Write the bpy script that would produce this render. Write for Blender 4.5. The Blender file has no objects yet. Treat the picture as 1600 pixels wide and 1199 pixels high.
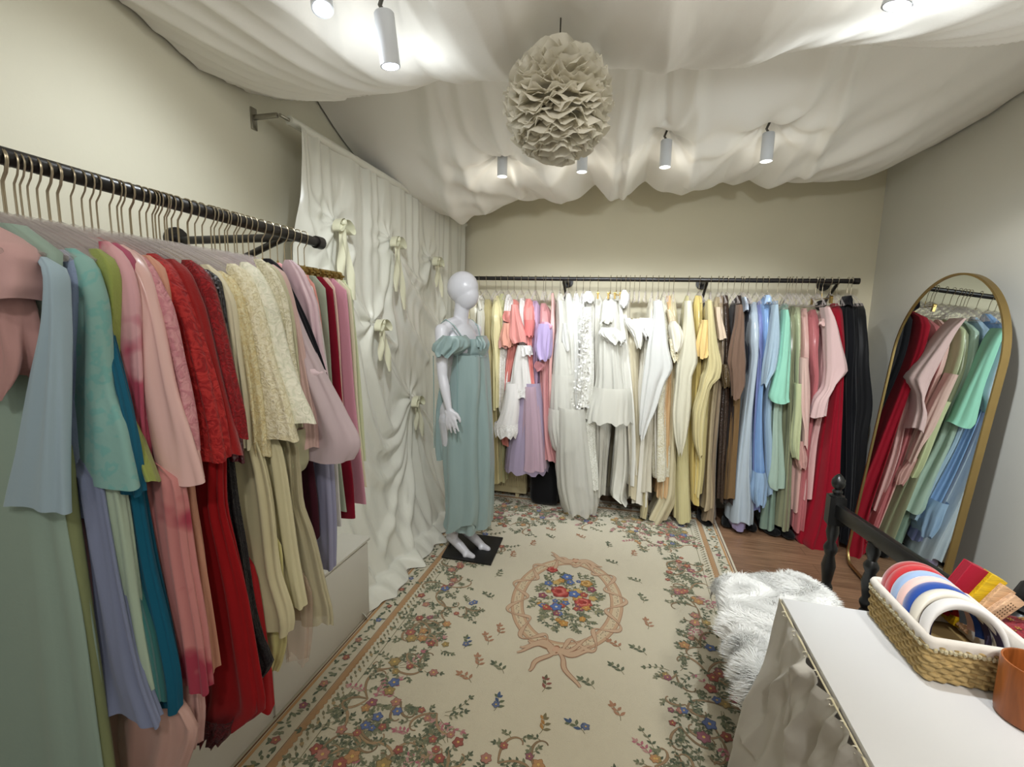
import bpy, bmesh, math, random
import numpy as np
from mathutils import Matrix, Vector
random.seed(7); rng = np.random.default_rng(11)
PI = math.pi
C = bpy.context.scene.collection
S = bpy.context.scene
# ------------------------------------------------------------------ camera
FPX = 720.0; CAMH = 1.5
_d = np.array([185., -97., FPX]); _d /= np.linalg.norm(_d)
_n = np.cross(np.array([1, .020, 0.]), _d); _n /= np.linalg.norm(_n)
if _n[1] < 0: _n = -_n
_Z = -_n
_X = np.cross(_d, _Z); _X /= np.linalg.norm(_X)
if _X[0] < 0: _X = -_X
RW = np.array([_X, _d, _Z])
def ray(px, py): return RW @ np.array([px-800., py-599.5, FPX])
def onz(px, py, z=0.):
    r = ray(px, py); t = (z-CAMH)/r[2]; return r*t+np.array([0, 0, CAMH])
def onx(px, py, x):
    r = ray(px, py); t = x/r[0]; return r*t+np.array([0, 0, CAMH])
def ony(px, py, y):
    r = ray(px, py); t = y/r[1]; return r*t+np.array([0, 0, CAMH])
cam = bpy.data.cameras.new('camera'); cam.sensor_width = 36; cam.lens = FPX/1600*36; cam.clip_start = .02
camo = bpy.data.objects.new('camera', cam); C.objects.link(camo)
M4 = Matrix.Identity(4)
for i in range(3):
    M4[i][0] = RW[i, 0]; M4[i][1] = -RW[i, 1]; M4[i][2] = -RW[i, 2]
M4[2][3] = CAMH
camo.matrix_world = M4
S.camera = camo
# ------------------------------------------------------------------ light
S.view_settings.view_transform = 'Standard'; S.view_settings.look = 'None'
S.view_settings.gamma = 1; S.view_settings.exposure = 0.16
S.view_settings.use_curve_mapping = False
W = bpy.data.worlds.new('ambient_glow'); S.world = W; W.use_nodes = True  # even glow added as ambient light through the open front
W.node_tree.nodes['Background'].inputs[0].default_value = (1.0, .97, .9, 1)
W.node_tree.nodes['Background'].inputs[1].default_value = .34
def spot(loc, target, power, angle=90, blend=.8, col=(.95, .98, 1.), rad=.03):
    l = bpy.data.lights.new('spot', 'SPOT'); l.energy = power; l.spot_size = math.radians(angle)
    l.spot_blend = blend; l.color = col; l.shadow_soft_size = rad
    o = bpy.data.objects.new('spot_light', l); C.objects.link(o); o.location = loc
    o.rotation_euler = (Vector(target)-Vector(loc)).to_track_quat('-Z', 'Y').to_euler()
    return o
def spill(loc, power, col=(.9, .96, 1.), rad=.03):  # unseen point light added to imitate spill near a lamp mouth
    l = bpy.data.lights.new('spill', 'POINT'); l.energy = power; l.color = col; l.shadow_soft_size = rad
    o = bpy.data.objects.new('spill_light', l); C.objects.link(o); o.location = loc
    return o
COOL = (.90, .96, 1.); NEUT = (1., .97, .91)
# stand-in spots added unseen behind the photographer; then spots at the room's lamps
for p, t, e in [((-.75, -.55, 2.62), (-1.3, 1.9, 1.9), 13), ((.15, -.75, 2.62), (.5, 2.6, .9), 44),
                ((1.0, -.45, 2.62), (1.5, 1.6, 1.0), 95)]:
    spot(p, t, e, 120, .9, NEUT, .08)
for p, t, e in [((-.70, 1.28, 2.19), (-.95, 3.0, .9), 40), ((-.84, 1.16, 2.26), (-1.55, 1.0, 1.5), 14),
                ((.56, 1.28, 2.19), (1.5, 2.0, .8), 85), ((.56, 1.28, 2.19), (.25, 3.6, 1.1), 34)]:
    spot(p, t, e, 110, .9, COOL)
BACK_LAMPS = [(-.763, 2.7), (-.305, 2.7), (.134, 2.7), (.622, 2.7)]
for (x, y), e in zip(BACK_LAMPS, (26, 38, 32, 28)):
    spot((x, y, 2.30), (x*1.15+.05, 3.62, 1.15), e, 84, .85, COOL)
    spill((x, y+.02, 2.285), .45, (1., .95, .84), .02)  # added warm spill under each lamp, lifts back wall and drape
# ------------------------------------------------------------------ materials
def lin(h):
    if isinstance(h, str):
        h = h.lstrip('#'); v = [int(h[i:i+2], 16)/255 for i in (0, 2, 4)]
    else: v = h
    return tuple((c/12.92 if c <= .04045 else ((c+.055)/1.055)**2.4) for c in v)
_mc = {}
def mat(kind, col, **k):
    key = (kind, col, tuple(sorted(k.items())))
    if key in _mc: return _mc[key]
    m = bpy.data.materials.new(kind); m.use_nodes = True
    nt = m.node_tree; N = nt.nodes; L = nt.links
    b = N['Principled BSDF']; c = lin(col)
    b.inputs['Base Color'].default_value = (*c, 1)
    def setv(rough=.8, metal=0., spec=.3, sheen=0., alpha=1., trans=0.):
        b.inputs['Roughness'].default_value = rough; b.inputs['Metallic'].default_value = metal
        b.inputs['Specular IOR Level'].default_value = spec
        b.inputs['Sheen Weight'].default_value = sheen; b.inputs['Alpha'].default_value = alpha
        b.inputs['Transmission Weight'].default_value = trans
    def tc(scale=(1, 1, 1)):
        t = N.new('ShaderNodeTexCoord'); mp = N.new('ShaderNodeMapping'); mp.inputs['Scale'].default_value = scale
        L.new(t.outputs['Object'], mp.inputs[0]); return mp.outputs[0]
    def bump(h, s, d=.002):
        bp = N.new('ShaderNodeBump'); bp.inputs['Strength'].default_value = s; bp.inputs['Distance'].default_value = d
        L.new(h, bp.inputs['Height']); L.new(bp.outputs[0], b.inputs['Normal'])
    def noise(scale, det=3., sc=(1, 1, 1)):
        n = N.new('ShaderNodeTexNoise'); n.inputs['Scale'].default_value = scale; n.inputs['Detail'].default_value = det
        L.new(tc(sc), n.inputs['Vector']); return n.outputs['Fac']
    def ramp(src, stops, inter='LINEAR'):
        r = N.new('ShaderNodeValToRGB'); r.color_ramp.interpolation = inter
        e = r.color_ramp.elements
        while len(e) < len(stops): e.new(.5)
        for q, (p, cc) in zip(e, stops): q.position = p; q.color = (*cc, 1)
        L.new(src, r.inputs[0]); return r.outputs[0]
    if kind == 'satin':
        setv(.27, 0, .55, .1); bump(noise(9, 3, (1, 1, .3)), .5, .022)
    elif kind == 'cloth':
        setv(.85, 0, .12, .12); bump(noise(160, 2), .25, .001)
    elif kind == 'wool':
        setv(.9, 0, .1, .35); bump(noise(260, 3), .6, .0015)
    elif kind in ('organza', 'tulle'):
        setv(.5 if kind == 'organza' else .8, 0, .2, .15, k.get('alpha', .8 if kind == 'organza' else .62))
        bump(noise(14, 2, (1, 1, .2)), .3, .02)
    elif kind in ('lace', 'brocade', 'sequin', 'floral'):
        c2 = lin(k['c2']) if 'c2' in k else tuple(min(1, v*1.35+.02) for v in c)
        if kind == 'sequin':
            v = N.new('ShaderNodeTexVoronoi'); v.inputs['Scale'].default_value = 130; L.new(tc(), v.inputs['Vector'])
            L.new(ramp(v.outputs['Distance'], [(.0, c2), (.25, c), (1, c)]), b.inputs['Base Color'])
            setv(.35, 0, .7, 0); bump(v.outputs['Distance'], .8, .003)
        elif kind == 'floral':
            f = noise(k.get('s', 16), 2.5)
            L.new(ramp(f, [(.0, c), (.50, c), (.56, c2), (.62, c2), (.66, c), (1, c)]), b.inputs['Base Color'])
            setv(.6, 0, .3, .2); bump(f, .3, .004)
        else:
            v = N.new('ShaderNodeTexNoise'); v.inputs['Scale'].default_value = 46 if kind == 'brocade' else 75
            v.inputs['Detail'].default_value = 4; v.inputs['Distortion'].default_value = 2.2
            L.new(tc(), v.inputs['Vector'])
            L.new(ramp(v.outputs['Fac'], [(.42, c), (.55, c2)]), b.inputs['Base Color'])
            setv(.6, 0, .22, .1); bump(v.outputs['Fac'], .9, .006)
    elif kind == 'velvet':
        setv(.7, 0, .2, .7); bump(noise(60, 2), .3, .003)
    elif kind == 'wall':
        f = noise(3, 3); L.new(ramp(f, [(.3, tuple(v*.97 for v in c)), (.7, c)]), b.inputs['Base Color'])
        setv(.75, 0, .25); bump(noise(90, 4), .15, .002)
    elif kind == 'metal': setv(k.get('r', .3), 1., .5)
    elif kind == 'gloss': setv(k.get('r', .3), 0, .5)
    elif kind == 'mirror': setv(.01, 1., .5)
    elif kind == 'clear':
        setv(.12, 0, .6, 0, k.get('alpha', .32))
    elif kind == 'emit':
        b.inputs['Emission Color'].default_value = (*c, 1); b.inputs['Emission Strength'].default_value = k.get('e', 20)
    elif kind == 'attr':
        a = N.new('ShaderNodeAttribute'); a.attribute_name = 'col'
        L.new(a.outputs['Color'], b.inputs['Base Color']); setv(.95, 0, .1, .1); bump(noise(330, 2), .5, .0015)
    elif kind == 'wood':
        w = N.new('ShaderNodeTexNoise'); w.inputs['Scale'].default_value = k.get('s', 6); w.inputs['Detail'].default_value = 6
        w.inputs['Distortion'].default_value = 1.2
        L.new(tc(k.get('sc', (1, 9, 9))), w.inputs['Vector'])
        L.new(ramp(w.outputs['Fac'], [(.3, tuple(v*.6 for v in c)), (.7, tuple(min(1, v*1.25) for v in c))]), b.inputs['Base Color'])
        setv(k.get('r', .45), 0, .4)
    elif kind == 'planks':
        br = N.new('ShaderNodeTexBrick'); br.inputs['Scale'].default_value = 1
        br.inputs['Brick Width'].default_value = 1.2; br.inputs['Row Height'].default_value = .12
        br.inputs['Mortar Size'].default_value = .0015; br.inputs['Mortar Smooth'].default_value = .3
        br.inputs['Color1'].default_value = (*c, 1); br.inputs['Color2'].default_value = (*[v*.7 for v in c], 1)
        br.inputs['Mortar'].default_value = (*[v*.3 for v in c], 1)
        L.new(tc(), br.inputs['Vector'])
        w = N.new('ShaderNodeTexNoise'); w.inputs['Scale'].default_value = 5; w.inputs['Detail'].default_value = 7
        L.new(tc((1, 12, 1)), w.inputs['Vector'])
        mx = N.new('ShaderNodeMix'); mx.data_type = 'RGBA'; mx.blend_type = 'MULTIPLY'; mx.inputs[0].default_value = .8
        L.new(br.outputs['Color'], mx.inputs[6]); L.new(ramp(w.outputs['Fac'], [(.3, (.5, .45, .42)), (.7, (1, 1, 1))]), mx.inputs[7])
        L.new(mx.outputs[2], b.inputs['Base Color']); setv(.42, 0, .4)
    elif kind == 'paper':
        setv(.9, 0, .1); tr = N.new('ShaderNodeBsdfTranslucent'); tr.inputs[0].default_value = (*c, 1); mx = N.new('ShaderNodeMixShader'); mx.inputs[0].default_value = .45
        L.new(b.outputs[0], mx.inputs[1]); L.new(tr.outputs[0], mx.inputs[2]); L.new(mx.outputs[0], N['Material Output'].inputs[0])
    _mc[key] = m
    return m
# ------------------------------------------------------------------ object helpers
def link(name, me, m, parent=None):
    if m is not None: me.materials.append(m)
    o = bpy.data.objects.new(name, me); C.objects.link(o)
    if parent is not None:
        o.parent = parent; o.matrix_parent_inverse = parent.matrix_world.inverted() if parent.type != 'EMPTY' else Matrix.Translation(-parent.location)
    return o
def tag(o, label=None, cat=None, group=None, kind=None):
    if label: o['label'] = label
    if cat: o['category'] = cat
    if group: o['group'] = group
    if kind: o['kind'] = kind
    return o
def thing(name, label, cat, loc=(0, 0, 0), group=None):
    o = bpy.data.objects.new(name, None); C.objects.link(o); o.location = loc; o.empty_display_size = .05
    return tag(o, label, cat, group)
def mesh(verts, faces, smooth=True):
    me = bpy.data.meshes.new('mesh'); me.from_pydata([tuple(map(float, v)) for v in verts], [], faces); me.update()
    if smooth: me.polygons.foreach_set('use_smooth', [True]*len(me.polygons))
    return me
class MB:
    def __init__(s): s.v = []; s.f = []; s.sm = True
    def add(s, V, Fc):
        o = len(s.v); s.v += [tuple(map(float, v)) for v in V]; s.f += [tuple(i+o for i in f) for f in Fc]; return s
    def box(s, c, d, rot=None):
        x, y, z = [q/2 for q in d]
        V = [Vector((sx*x, sy*y, sz*z)) for sx in (-1, 1) for sy in (-1, 1) for sz in (-1, 1)]
        if rot is not None: V = [rot @ v for v in V]
        V = [v+Vector(c) for v in V]
        return s.add(V, [(0, 1, 3, 2), (4, 6, 7, 5), (0, 4, 5, 1), (2, 3, 7, 6), (0, 2, 6, 4), (1, 5, 7, 3)])
    def tube(s, pts, r, n=8, cap=True):
        P = [Vector(p) for p in pts]; R = r if hasattr(r, '__len__') else [r]*len(P)
        V = []; up = None
        for i, p in enumerate(P):
            t = (P[min(i+1, len(P)-1)]-P[max(i-1, 0)]).normalized()
            if up is None: up = t.orthogonal().normalized()
            up = (up-t*up.dot(t)).normalized(); q = t.cross(up)
            for k in range(n):
                a = 2*PI*k/n; V.append(p+(up*math.cos(a)+q*math.sin(a))*R[i])
        Fc = [(i*n+k, i*n+(k+1) % n, (i+1)*n+(k+1) % n, (i+1)*n+k) for i in range(len(P)-1) for k in range(n)]
        if cap: Fc += [tuple(range(n))[::-1], tuple((len(P)-1)*n+k for k in range(n))]
        return s.add(V, Fc)
    def lathe(s, c, prof, n=24, axis='Z', square=0):
        V = []
        for (r, h) in prof:
            for k in range(n):
                a = 2*PI*k/n+(PI/4 if n == 4 else 0); x, y = r*math.cos(a), r*math.sin(a)
                V.append({'Z': (c[0]+x, c[1]+y, c[2]+h), 'Y': (c[0]+x, c[1]+h, c[2]+y), 'X': (c[0]+h, c[1]+x, c[2]+y)}[axis])
        Fc = [(i*n+k, i*n+(k+1) % n, (i+1)*n+(k+1) % n, (i+1)*n+k) for i in range(len(prof)-1) for k in range(n)]
        Fc += [tuple(range(n))[::-1], tuple((len(prof)-1)*n+k for k in range(n))]
        return s.add(V, Fc)
    def build(s, name, m, parent=None, smooth=True, bevel=0, auto=True):
        me = mesh(s.v, s.f, smooth)
        bm = bmesh.new(); bm.from_mesh(me); bmesh.ops.recalc_face_normals(bm, faces=bm.faces)
        if bevel:
            bmesh.ops.bevel(bm, geom=[e for e in bm.edges if len(e.link_faces) == 2 and e.calc_face_angle() > .6], offset=bevel, segments=2, affect='EDGES', profile=.5)
        bm.to_mesh(me); bm.free()
        if smooth and auto: me.set_sharp_from_angle(angle=math.radians(40))
        return link(name, me, m, parent)
def grid(P, name, m, parent=None, closed=False):
    P = np.asarray(P); a, b = P.shape[:2]
    me = bpy.data.meshes.new('mesh'); nb = b if closed else b-1
    i, j = np.meshgrid(np.arange(a-1), np.arange(nb), indexing='ij'); j2 = (j+1) % b
    Fc = np.stack([i*b+j, i*b+j2, (i+1)*b+j2, (i+1)*b+j], -1).reshape(-1, 4)
    me.vertices.add(a*b); me.vertices.foreach_set('co', P.reshape(-1).astype(np.float32))
    n = len(Fc); me.loops.add(n*4); me.loops.foreach_set('vertex_index', Fc.reshape(-1).astype(np.int32))
    me.polygons.add(n); me.polygons.foreach_set('loop_start', np.arange(0, n*4, 4, dtype=np.int32))
    me.update(calc_edges=True); me.validate()
    me.polygons.foreach_set('use_smooth', [True]*n)
    return link(name, me, m, parent)
def cr(xs, ys, t):
    "smooth monotone-ish interpolation"
    xs = np.asarray(xs, float); ys = np.asarray(ys, float)
    if len(xs) == 2: return np.interp(t, xs, ys)
    s = np.diff(ys)/np.diff(xs); m = np.zeros(len(xs))
    m[0] = s[0]; m[-1] = s[-1]
    for i in range(1, len(xs)-1): m[i] = 0 if s[i-1]*s[i] <= 0 else 2*s[i-1]*s[i]/(s[i-1]+s[i])
    k = np.clip(np.searchsorted(xs, t)-1, 0, len(xs)-2); h = xs[k+1]-xs[k]; u = (t-xs[k])/h
    return (2*u**3-3*u**2+1)*ys[k]+(u**3-2*u**2+u)*h*m[k]+(-2*u**3+3*u**2)*ys[k+1]+(u**3-u**2)*h*m[k+1]
def loft(Rz, name, m, parent, n=9, amp=.006, seed=0, nu=56, rows=26, hem=.006, sup=2.6, taper=0.):
    """Rz: list (z, x0, x1, y0, y1) from top to bottom: a folded cloth tube"""
    R = np.array(Rz, float); q = R[0, 0]-R[:, 0]
    for i in range(1, len(q)): q[i] = max(q[i], q[i-1]+.004)
    t = np.linspace(0, q[-1], rows); T = t/q[-1]
    x0, x1, y0, y1 = [cr(q, R[:, i], t) for i in (1, 2, 3, 4)]
    th = np.linspace(0, 2*PI, nu, endpoint=False); r = np.random.default_rng(seed)
    ph = r.uniform(0, 6.28, 4)
    ct, st = np.cos(th), np.sin(th)
    ex = np.sign(ct)*np.abs(ct)**(2/sup); ey = np.sign(st)*np.abs(st)**(2/sup)
    hx = (x1-x0)/2; hy = (y1-y0)/2
    g = (np.clip(T*1.6, .15, 1))[:, None]
    wob = np.sin(n*th[None]+ph[0]+1.2*np.sin(3*T[:, None]+ph[1]))*.6+np.sin((n*1.7//1)*th[None]+ph[2]+T[:, None]*2)*.4
    a = amp*g*wob
    lim = .55*np.minimum(hx, hy)[:, None]; a = np.clip(a, -lim, lim)
    Xc = ((x0+x1)/2)[:, None]; Yc = ((y0+y1)/2)[:, None]
    sway = (.0035*np.sin(5*T+ph[3]))[:, None]
    X = Xc+(hx[:, None]*ex[None])+a*ct[None]*.6+sway; Y = Yc+(hy[:, None]*ey[None])+a*st[None]
    X += a*.5*np.sin(th*2+ph[1])[None]
    Zz = (R[0, 0]-t)[:, None]*np.ones_like(X)
    Zz += hem*(T[:, None]**4)*np.sin(max(2, n//2)*th[None]+ph[1])
    return grid(np.stack([X, Y, Zz], -1), name, m, parent, closed=True)
def box_obj(name, m, c, d, parent=None, bevel=.003):
    return MB().box(c, d).build(name, m, parent, True, bevel)
def struct(o): o['kind'] = 'structure'; return o
# ------------------------------------------------------------------ the room
XL, XR, YB, YF, ZC = -1.55, 1.68, 3.92, -1.4, 2.88
WALLC = '#ddd9c6'
wallm = mat('wall', WALLC)
struct(box_obj('floor', mat('planks', '#a07c60'), (.05, 1.3, -.05), (4.2, 5.8, .1), bevel=0))
struct(box_obj('ceiling', mat('wall', '#e6e3d8'), (.05, 1.3, ZC+.05), (4.2, 5.8, .1), bevel=0))
struct(box_obj('wall_left', wallm, (XL-.05, 1.25, 1.44), (.1, 5.5, 2.88), bevel=0))
struct(box_obj('wall_right', mat('wall', '#e0ded4'), (XR+.05, 1.25, 1.44), (.1, 5.5, 2.88), bevel=0))
struct(box_obj('wall_back', mat('wall', '#e2dac0'), (.065, YB+.05, 1.44), (3.43, .1, 2.88), bevel=0))
struct(box_obj('baseboard_back', mat('gloss', '#d9d3c4', r=.5), (.065, YB-.006, .04), (3.2, .012, .08), bevel=.003))
struct(box_obj('baseboard_right', mat('gloss', '#d9d3c4', r=.5), (XR-.006, 1.2, .04), (.012, 5.2, .08), bevel=.003))
# ------------------------------------------------------------------ rails
def rail(name, label, a, b, mounts, wall, group):
    t = thing(name, label, 'clothes rail', a, group)
    bk = mat('gloss', '#171312', r=.35)
    MB().tube([a, b], .0155, 16).build('pipe', bk, t)
    MB().tube([b, (b[0]+(.03 if wall == 'B' else 0), b[1]+(.03 if wall == 'L' else 0), b[2])], .021, 16).build('end_cap', bk, t)
    for s in mounts:
        p = Vector(a).lerp(Vector(b), s)
        w = Vector((XL+.001, p.y, p.z)) if wall == 'L' else Vector((p.x, YB-.001, p.z))
        n = (p-w).normalized()
        m = MB().tube([w+n*.005, p], .0135, 12); m.build('arm', bk, t)
        f = MB().tube([w, w+n*.012], .045, 20).tube([w+n*.012, w+n*.03], .022, 16); f.build('flange', bk, t)
        w2 = w-Vector((0, 0, .15))
        MB().tube([w2+n*.005, w2+n*.04, p-n*.05], .011, 10).build('brace', bk, t)
        MB().tube([w2, w2+n*.012], .038, 20).build('flange', bk, t)
    return t
LX, LZ = -1.05, 1.752
rail('clothes_rail', 'black pipe clothes rail along the left wall above the pastel blouses', (LX, .2, LZ+.012), (LX, 1.40, LZ-.006), [.93], 'L', 'wall mounted clothes rails')
BY = 3.6
BZ = lambda x: 1.82-.012*max(0, x)
rail('clothes_rail', 'long black pipe clothes rail on the back wall above the gowns', (-1.40, BY, 1.822), (1.43, BY, 1.795), [.31, .68, .975], 'B', 'wall mounted clothes rails')
# ------------------------------------------------------------------ hangers
gold = mat('metal', '#a99d86', r=.3); clear = mat('clear', '#cdc3c0', alpha=.26); clipgold = mat('metal', '#a8915c', r=.35)
def hook_pts(u0, z, s=1):
    P = []
    for k in range(9):
        a = math.radians(200-k*27.5); P.append((u0+.0185*math.cos(a)*s, z+.0185*math.sin(a)))
    P += [(u0+.012*s, z-.022), (u0+.001*s, z-.036), (u0, z-.05), (u0, z-.098)]
    return P
def hanger_mesh(kind, axis, thick):
    "meshes in local coordinates: rail centre at the origin, hanger along u"
    def w(u, z, v=0): return (u, v, z) if axis == 'L' else (v, -u, z)
    h = MB().tube([w(u, z) for u, z in hook_pts(0, 0)], thick, 6)
    out = [('hook', h, gold)]
    if kind == 'clear':
        b = MB(); hw = .19
        b.tube([w(u, z) for u, z in [(-hw, -.172), (-.12, -.137), (-.05, -.108), (0, -.092), (.05, -.108), (.12, -.137), (hw, -.172)]], .0058, 8)
        b.tube([w(-hw+.01, -.174), w(0, -.182), w(hw-.01, -.174)], .0035, 6)
        b.tube([w(-.13, -.142), w(-.13, -.178)], .003, 6).tube([w(.13, -.142), w(.13, -.178)], .003, 6)
        b.box(w(0, -.118), (.05, .007, .03) if axis == 'L' else (.007, .05, .03))
        out.append(('shoulder_bar', b, clear))
    else:
        b = MB().tube([w(-.15, -.128), w(.15, -.128)], .0035, 8).tube([w(0, -.09), w(0, -.128)], .003, 6)
        out.append(('bar', b, clipgold))
        for s in (-.13, .13):
            c = MB().box(w(s, -.142), (.022, .014, .04) if axis == 'L' else (.014, .022, .04))
            c.tube([w(s, -.118, -.01), w(s, -.118, .01)], .006, 8)
            out.append(('clip', c, clipgold))
    return out
_hp = {}; _hl = set()
def hanger(kind, axis, loc, what, group, tilt=0.):
    key = (kind, axis); what0 = what
    nm = 'clothes_hanger' if kind == 'clear' else 'clip_hanger'
    look = 'clear gold hooked hanger ' if kind == 'clear' else 'gold clip hanger '
    if key not in _hp:
        t = thing(nm, '', 'hanger', (0, 0, 0), group); parts = []
        for pn, mb, mm in hanger_mesh(kind, axis, .0016 if axis == 'L' else .0018):
            o = mb.build(pn, mm); o.parent = t; parts.append(o)
        _hp[key] = (t, parts)
    else:
        t0, parts = _hp[key]; t = t0.copy(); C.objects.link(t)
        for p in parts:
            c = p.copy(); C.objects.link(c); c.parent = t
    if 'holding the ' in what:
        w = what.split('holding the ')[1].split()[:9]
        while w[-1] in ('with', 'the', 'a', 'of', 'and', 'in', 'on', 'to', 'its', 'whose', 'by', 'from', 'at', 'near', 'one', 'between', 'right', 'left'): w.pop()
        what = 'holding the '+' '.join(w)
    lb = look+what; k = 0
    if lb in _hl and 'holding' in lb: lb += ' '+what0.split('holding the ')[1].split()[len(w)]
    _hl.add(lb); t['label'] = lb; t['group'] = group
    t.location = loc; t.rotation_euler = (0, 0, tilt)
    return t
# ------------------------------------------------------------------ left rack
def rowsL(rows, Y, th):
    out = []
    for r in rows:
        py, l, rr = r[:3]; t = r[3] if len(r) > 3 else th
        a = ony(l, py, Y); b = ony(rr, py, Y)
        out.append(((a[2]+b[2])/2, a[0], b[0], Y-t/2, Y+t/2))
    return out
def sl(s):  # "py,l,r py,l,r"
    return [tuple(float(v) for v in q.split(',')) for q in s.split()]
GL = 'clothes hanging on the left rail'
sid = [0]
def left_garment(nm, label, cat, Y, M, sleeve=None, skirt=None, th=.022, body=True, n=7, amp=.006, bm=None, blen=1.14, kind='clear', holds=None, extra=None, hang=True, nbody=(.165, .19)):
    sid[0] += 1; k = sid[0]
    t = thing(nm, label, cat, (LX, Y, 1.15), GL)
    top = 1.642
    if body:
        R = [(top, LX-.03, LX+.035, Y-.004, Y+.004), (top-.03, LX-.095, LX+.10, Y-.007, Y+.007), (1.585, LX-nbody[0]-.02, LX+nbody[0]+.02, Y-.009, Y+.009),
             (1.45, LX-nbody[0], LX+nbody[0]-.01, Y-.012, Y+.012), (blen, LX-nbody[1], LX+nbody[1]-.02, Y-.014, Y+.014)]
        loft(R, 'bodice', bm or M, t, 8, .004, k, 40, 16)
    if sleeve:
        R = rowsL(sl(sleeve), Y, th)
        z0 = R[0][0]; xr = R[0][2]
        R = [(z0+.022, xr-.05, xr-.03, Y-.004, Y+.004)]+R
        loft(R, 'sleeve', M, t, n, amp, k+50, 56, 26, .004)
    if skirt:
        loft(rowsL(sl(skirt), Y, th), 'skirt', bm or M, t, n, amp, k+90, 64, 30, .006)
    if extra: extra(t, Y)
    if hang: hanger(kind, 'L', (LX, Y, LZ), 'on the left rail holding the '+(holds or label.split(' hanging')[0]), 'hangers on the left rail', random.uniform(-.05, .05))
    return t
def lg_ruffle(t, Y):
    loft(rowsL(sl('436,-60,30 480,-60,49 540,-60,52 585,-50,44 603,-30,30'), .505, .06), 'ruffle', mat('cloth', '#b98f8b'), t, 8, .012, 3, 56, 16, .02)
left_garment('wrap_top', 'dusty pink wrap top with folded collar nearest the camera on the left rail', 'top', .49, mat('cloth', '#c49e9c'), '374,-50,12 386,-55,32 410,-60,46 445,-62,50 470,-60,44', body=False, th=.07, n=4, amp=.006, extra=lg_ruffle)
def lg_cuffblue(t, Y):
    pass
left_garment('long_gown', 'sage green long gown reaching the floor behind the dusty pink top', 'gown', .53, mat('cloth', '#93a79b'), None, '352,0,28 374,-30,62 396,-60,90 430,-70,90 480,-80,84 600,-90,70 780,-90,104 1000,-95,142 1199,-100,166 1340,-100,184', body=False, th=.035, n=9, amp=.01)
left_garment('blouse', 'pale blue blouse with long plain bell sleeve beside the sage gown', 'blouse', .512, mat('cloth', '#9fb4c0'), '425,80,97 480,77,99 600,52,100 700,38,103 793,19,108', n=5, amp=.006, th=.03, body=False)
left_garment('blouse', 'periwinkle blue blouse with narrow sleeve ending above the blue skirt', 'blouse', .558, mat('wool', '#8f9fbf'), '412,98,124 440,104,130 480,106,131 600,96,119 700,78,106 751,66,101', n=5)
left_garment('blouse', 'aqua linen blouse with wide cuff embroidered with turquoise blossom branches', 'blouse', .570, mat('floral', '#84ada6', c2='#74aaa5', s=38), '410,110,138 440,120,150 480,131,160 600,117,176 667,107,197 700,101,203 754,93,213', n=4, amp=.004, th=.034)
left_garment('blouse', 'dark teal blouse tucked behind the aqua embroidered sleeve', 'blouse', .583, mat('cloth', '#1d5a73'), '424,128,156 480,145,164 600,160,190 700,170,212 768,162,222')
left_garment('blouse', 'lime green blouse with slim curving sleeve', 'blouse', .600, mat('wool', '#8f9a52'), '410,145,176 440,158,184 480,163,186 560,165,188 600,170,192 693,192,222 751,216,242', n=4, th=.026)
left_garment('blouse', 'pink blouse with large rose coloured flowers on the sleeve', 'blouse', .618, mat('floral', '#d19fa4', c2='#b04a62', s=9), '398,160,190 430,175,206 480,184,216 573,188,224 683,205,230 730,215,234', n=5)
left_garment('blouse', 'deep rose blouse squeezed behind the pink flowered sleeve', 'blouse', .632, mat('cloth', '#a8536b'), '400,180,203 440,196,214 480,206,222 573,214,230 690,222,238')
left_garment('blouse', 'pale pink satin blouse with big flared bell sleeve', 'blouse', .648, mat('satin', '#d9b0aa'), '402,190,214 430,205,230 480,220,246 600,226,274 680,230,300 735,236,316 750,246,319', n=5, amp=.008, th=.04)
left_garment('blouse', 'rosy pink blouse with tone on tone embroidery behind the flared bell sleeve', 'blouse', .662, mat('brocade', '#cf9498', c2='#c17f88'), '410,208,232 450,225,254 480,233,268 560,245,284 667,258,306 700,262,310', n=4, th=.03)
left_garment('blouse', 'peach coloured blouse between the pink and the red sleeves', 'blouse', .684, mat('cloth', '#c99580'), '418,222,252 470,243,267 540,254,274 640,268,288')
left_garment('jacket', 'bright red brocade jacket first of the red garments', 'jacket', .702, mat('brocade', '#8e1317', c2='#ae2a28'), '415,236,264 440,250,280 480,262,297 560,280,321 640,292,339 716,300,352', n=5, th=.036)
left_garment('jacket', 'plain dark red jacket between two red brocade jackets', 'jacket', .728, mat('wool', '#8c1c1c'), '423,262,290 460,282,308 480,288,317 600,315,348 709,335,374', n=4, th=.03)
left_garment('jacket', 'crimson lace jacket behind the plain dark red one', 'jacket', .752, mat('lace', '#97161d', c2='#7a0d14'), '424,286,316 450,300,330 480,312,339 595,340,368 650,350,380 685,354,383', n=5, th=.03)
left_garment('jacket', 'burgundy sequinned jacket beside the black one', 'jacket', .775, mat('sequin', '#4c0d1c', c2='#93324a'), '430,300,330 480,320,346 580,342,364 720,345,379', n=4)
left_garment('jacket', 'black sequinned jacket between burgundy and ivory garments', 'jacket', .793, mat('sequin', '#14131b', c2='#5a4a55'), '438,312,341 500,330,352 580,345,363 660,352,370')
left_garment('blouse', 'smooth cream blouse next to the black sequinned jacket', 'blouse', .812, mat('cloth', '#d8d0b4'), '430,322,346 480,346,368 580,355,378 670,368,388 700,372,390')
left_garment('blouse', 'pale yellow lace blouse with narrow folded sleeve', 'blouse', .840, mat('lace', '#d9c795', c2='#e6dcb4'), '440,345,368 480,360,384 600,378,404 712,389,419', n=6, amp=.009, th=.035)
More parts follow.
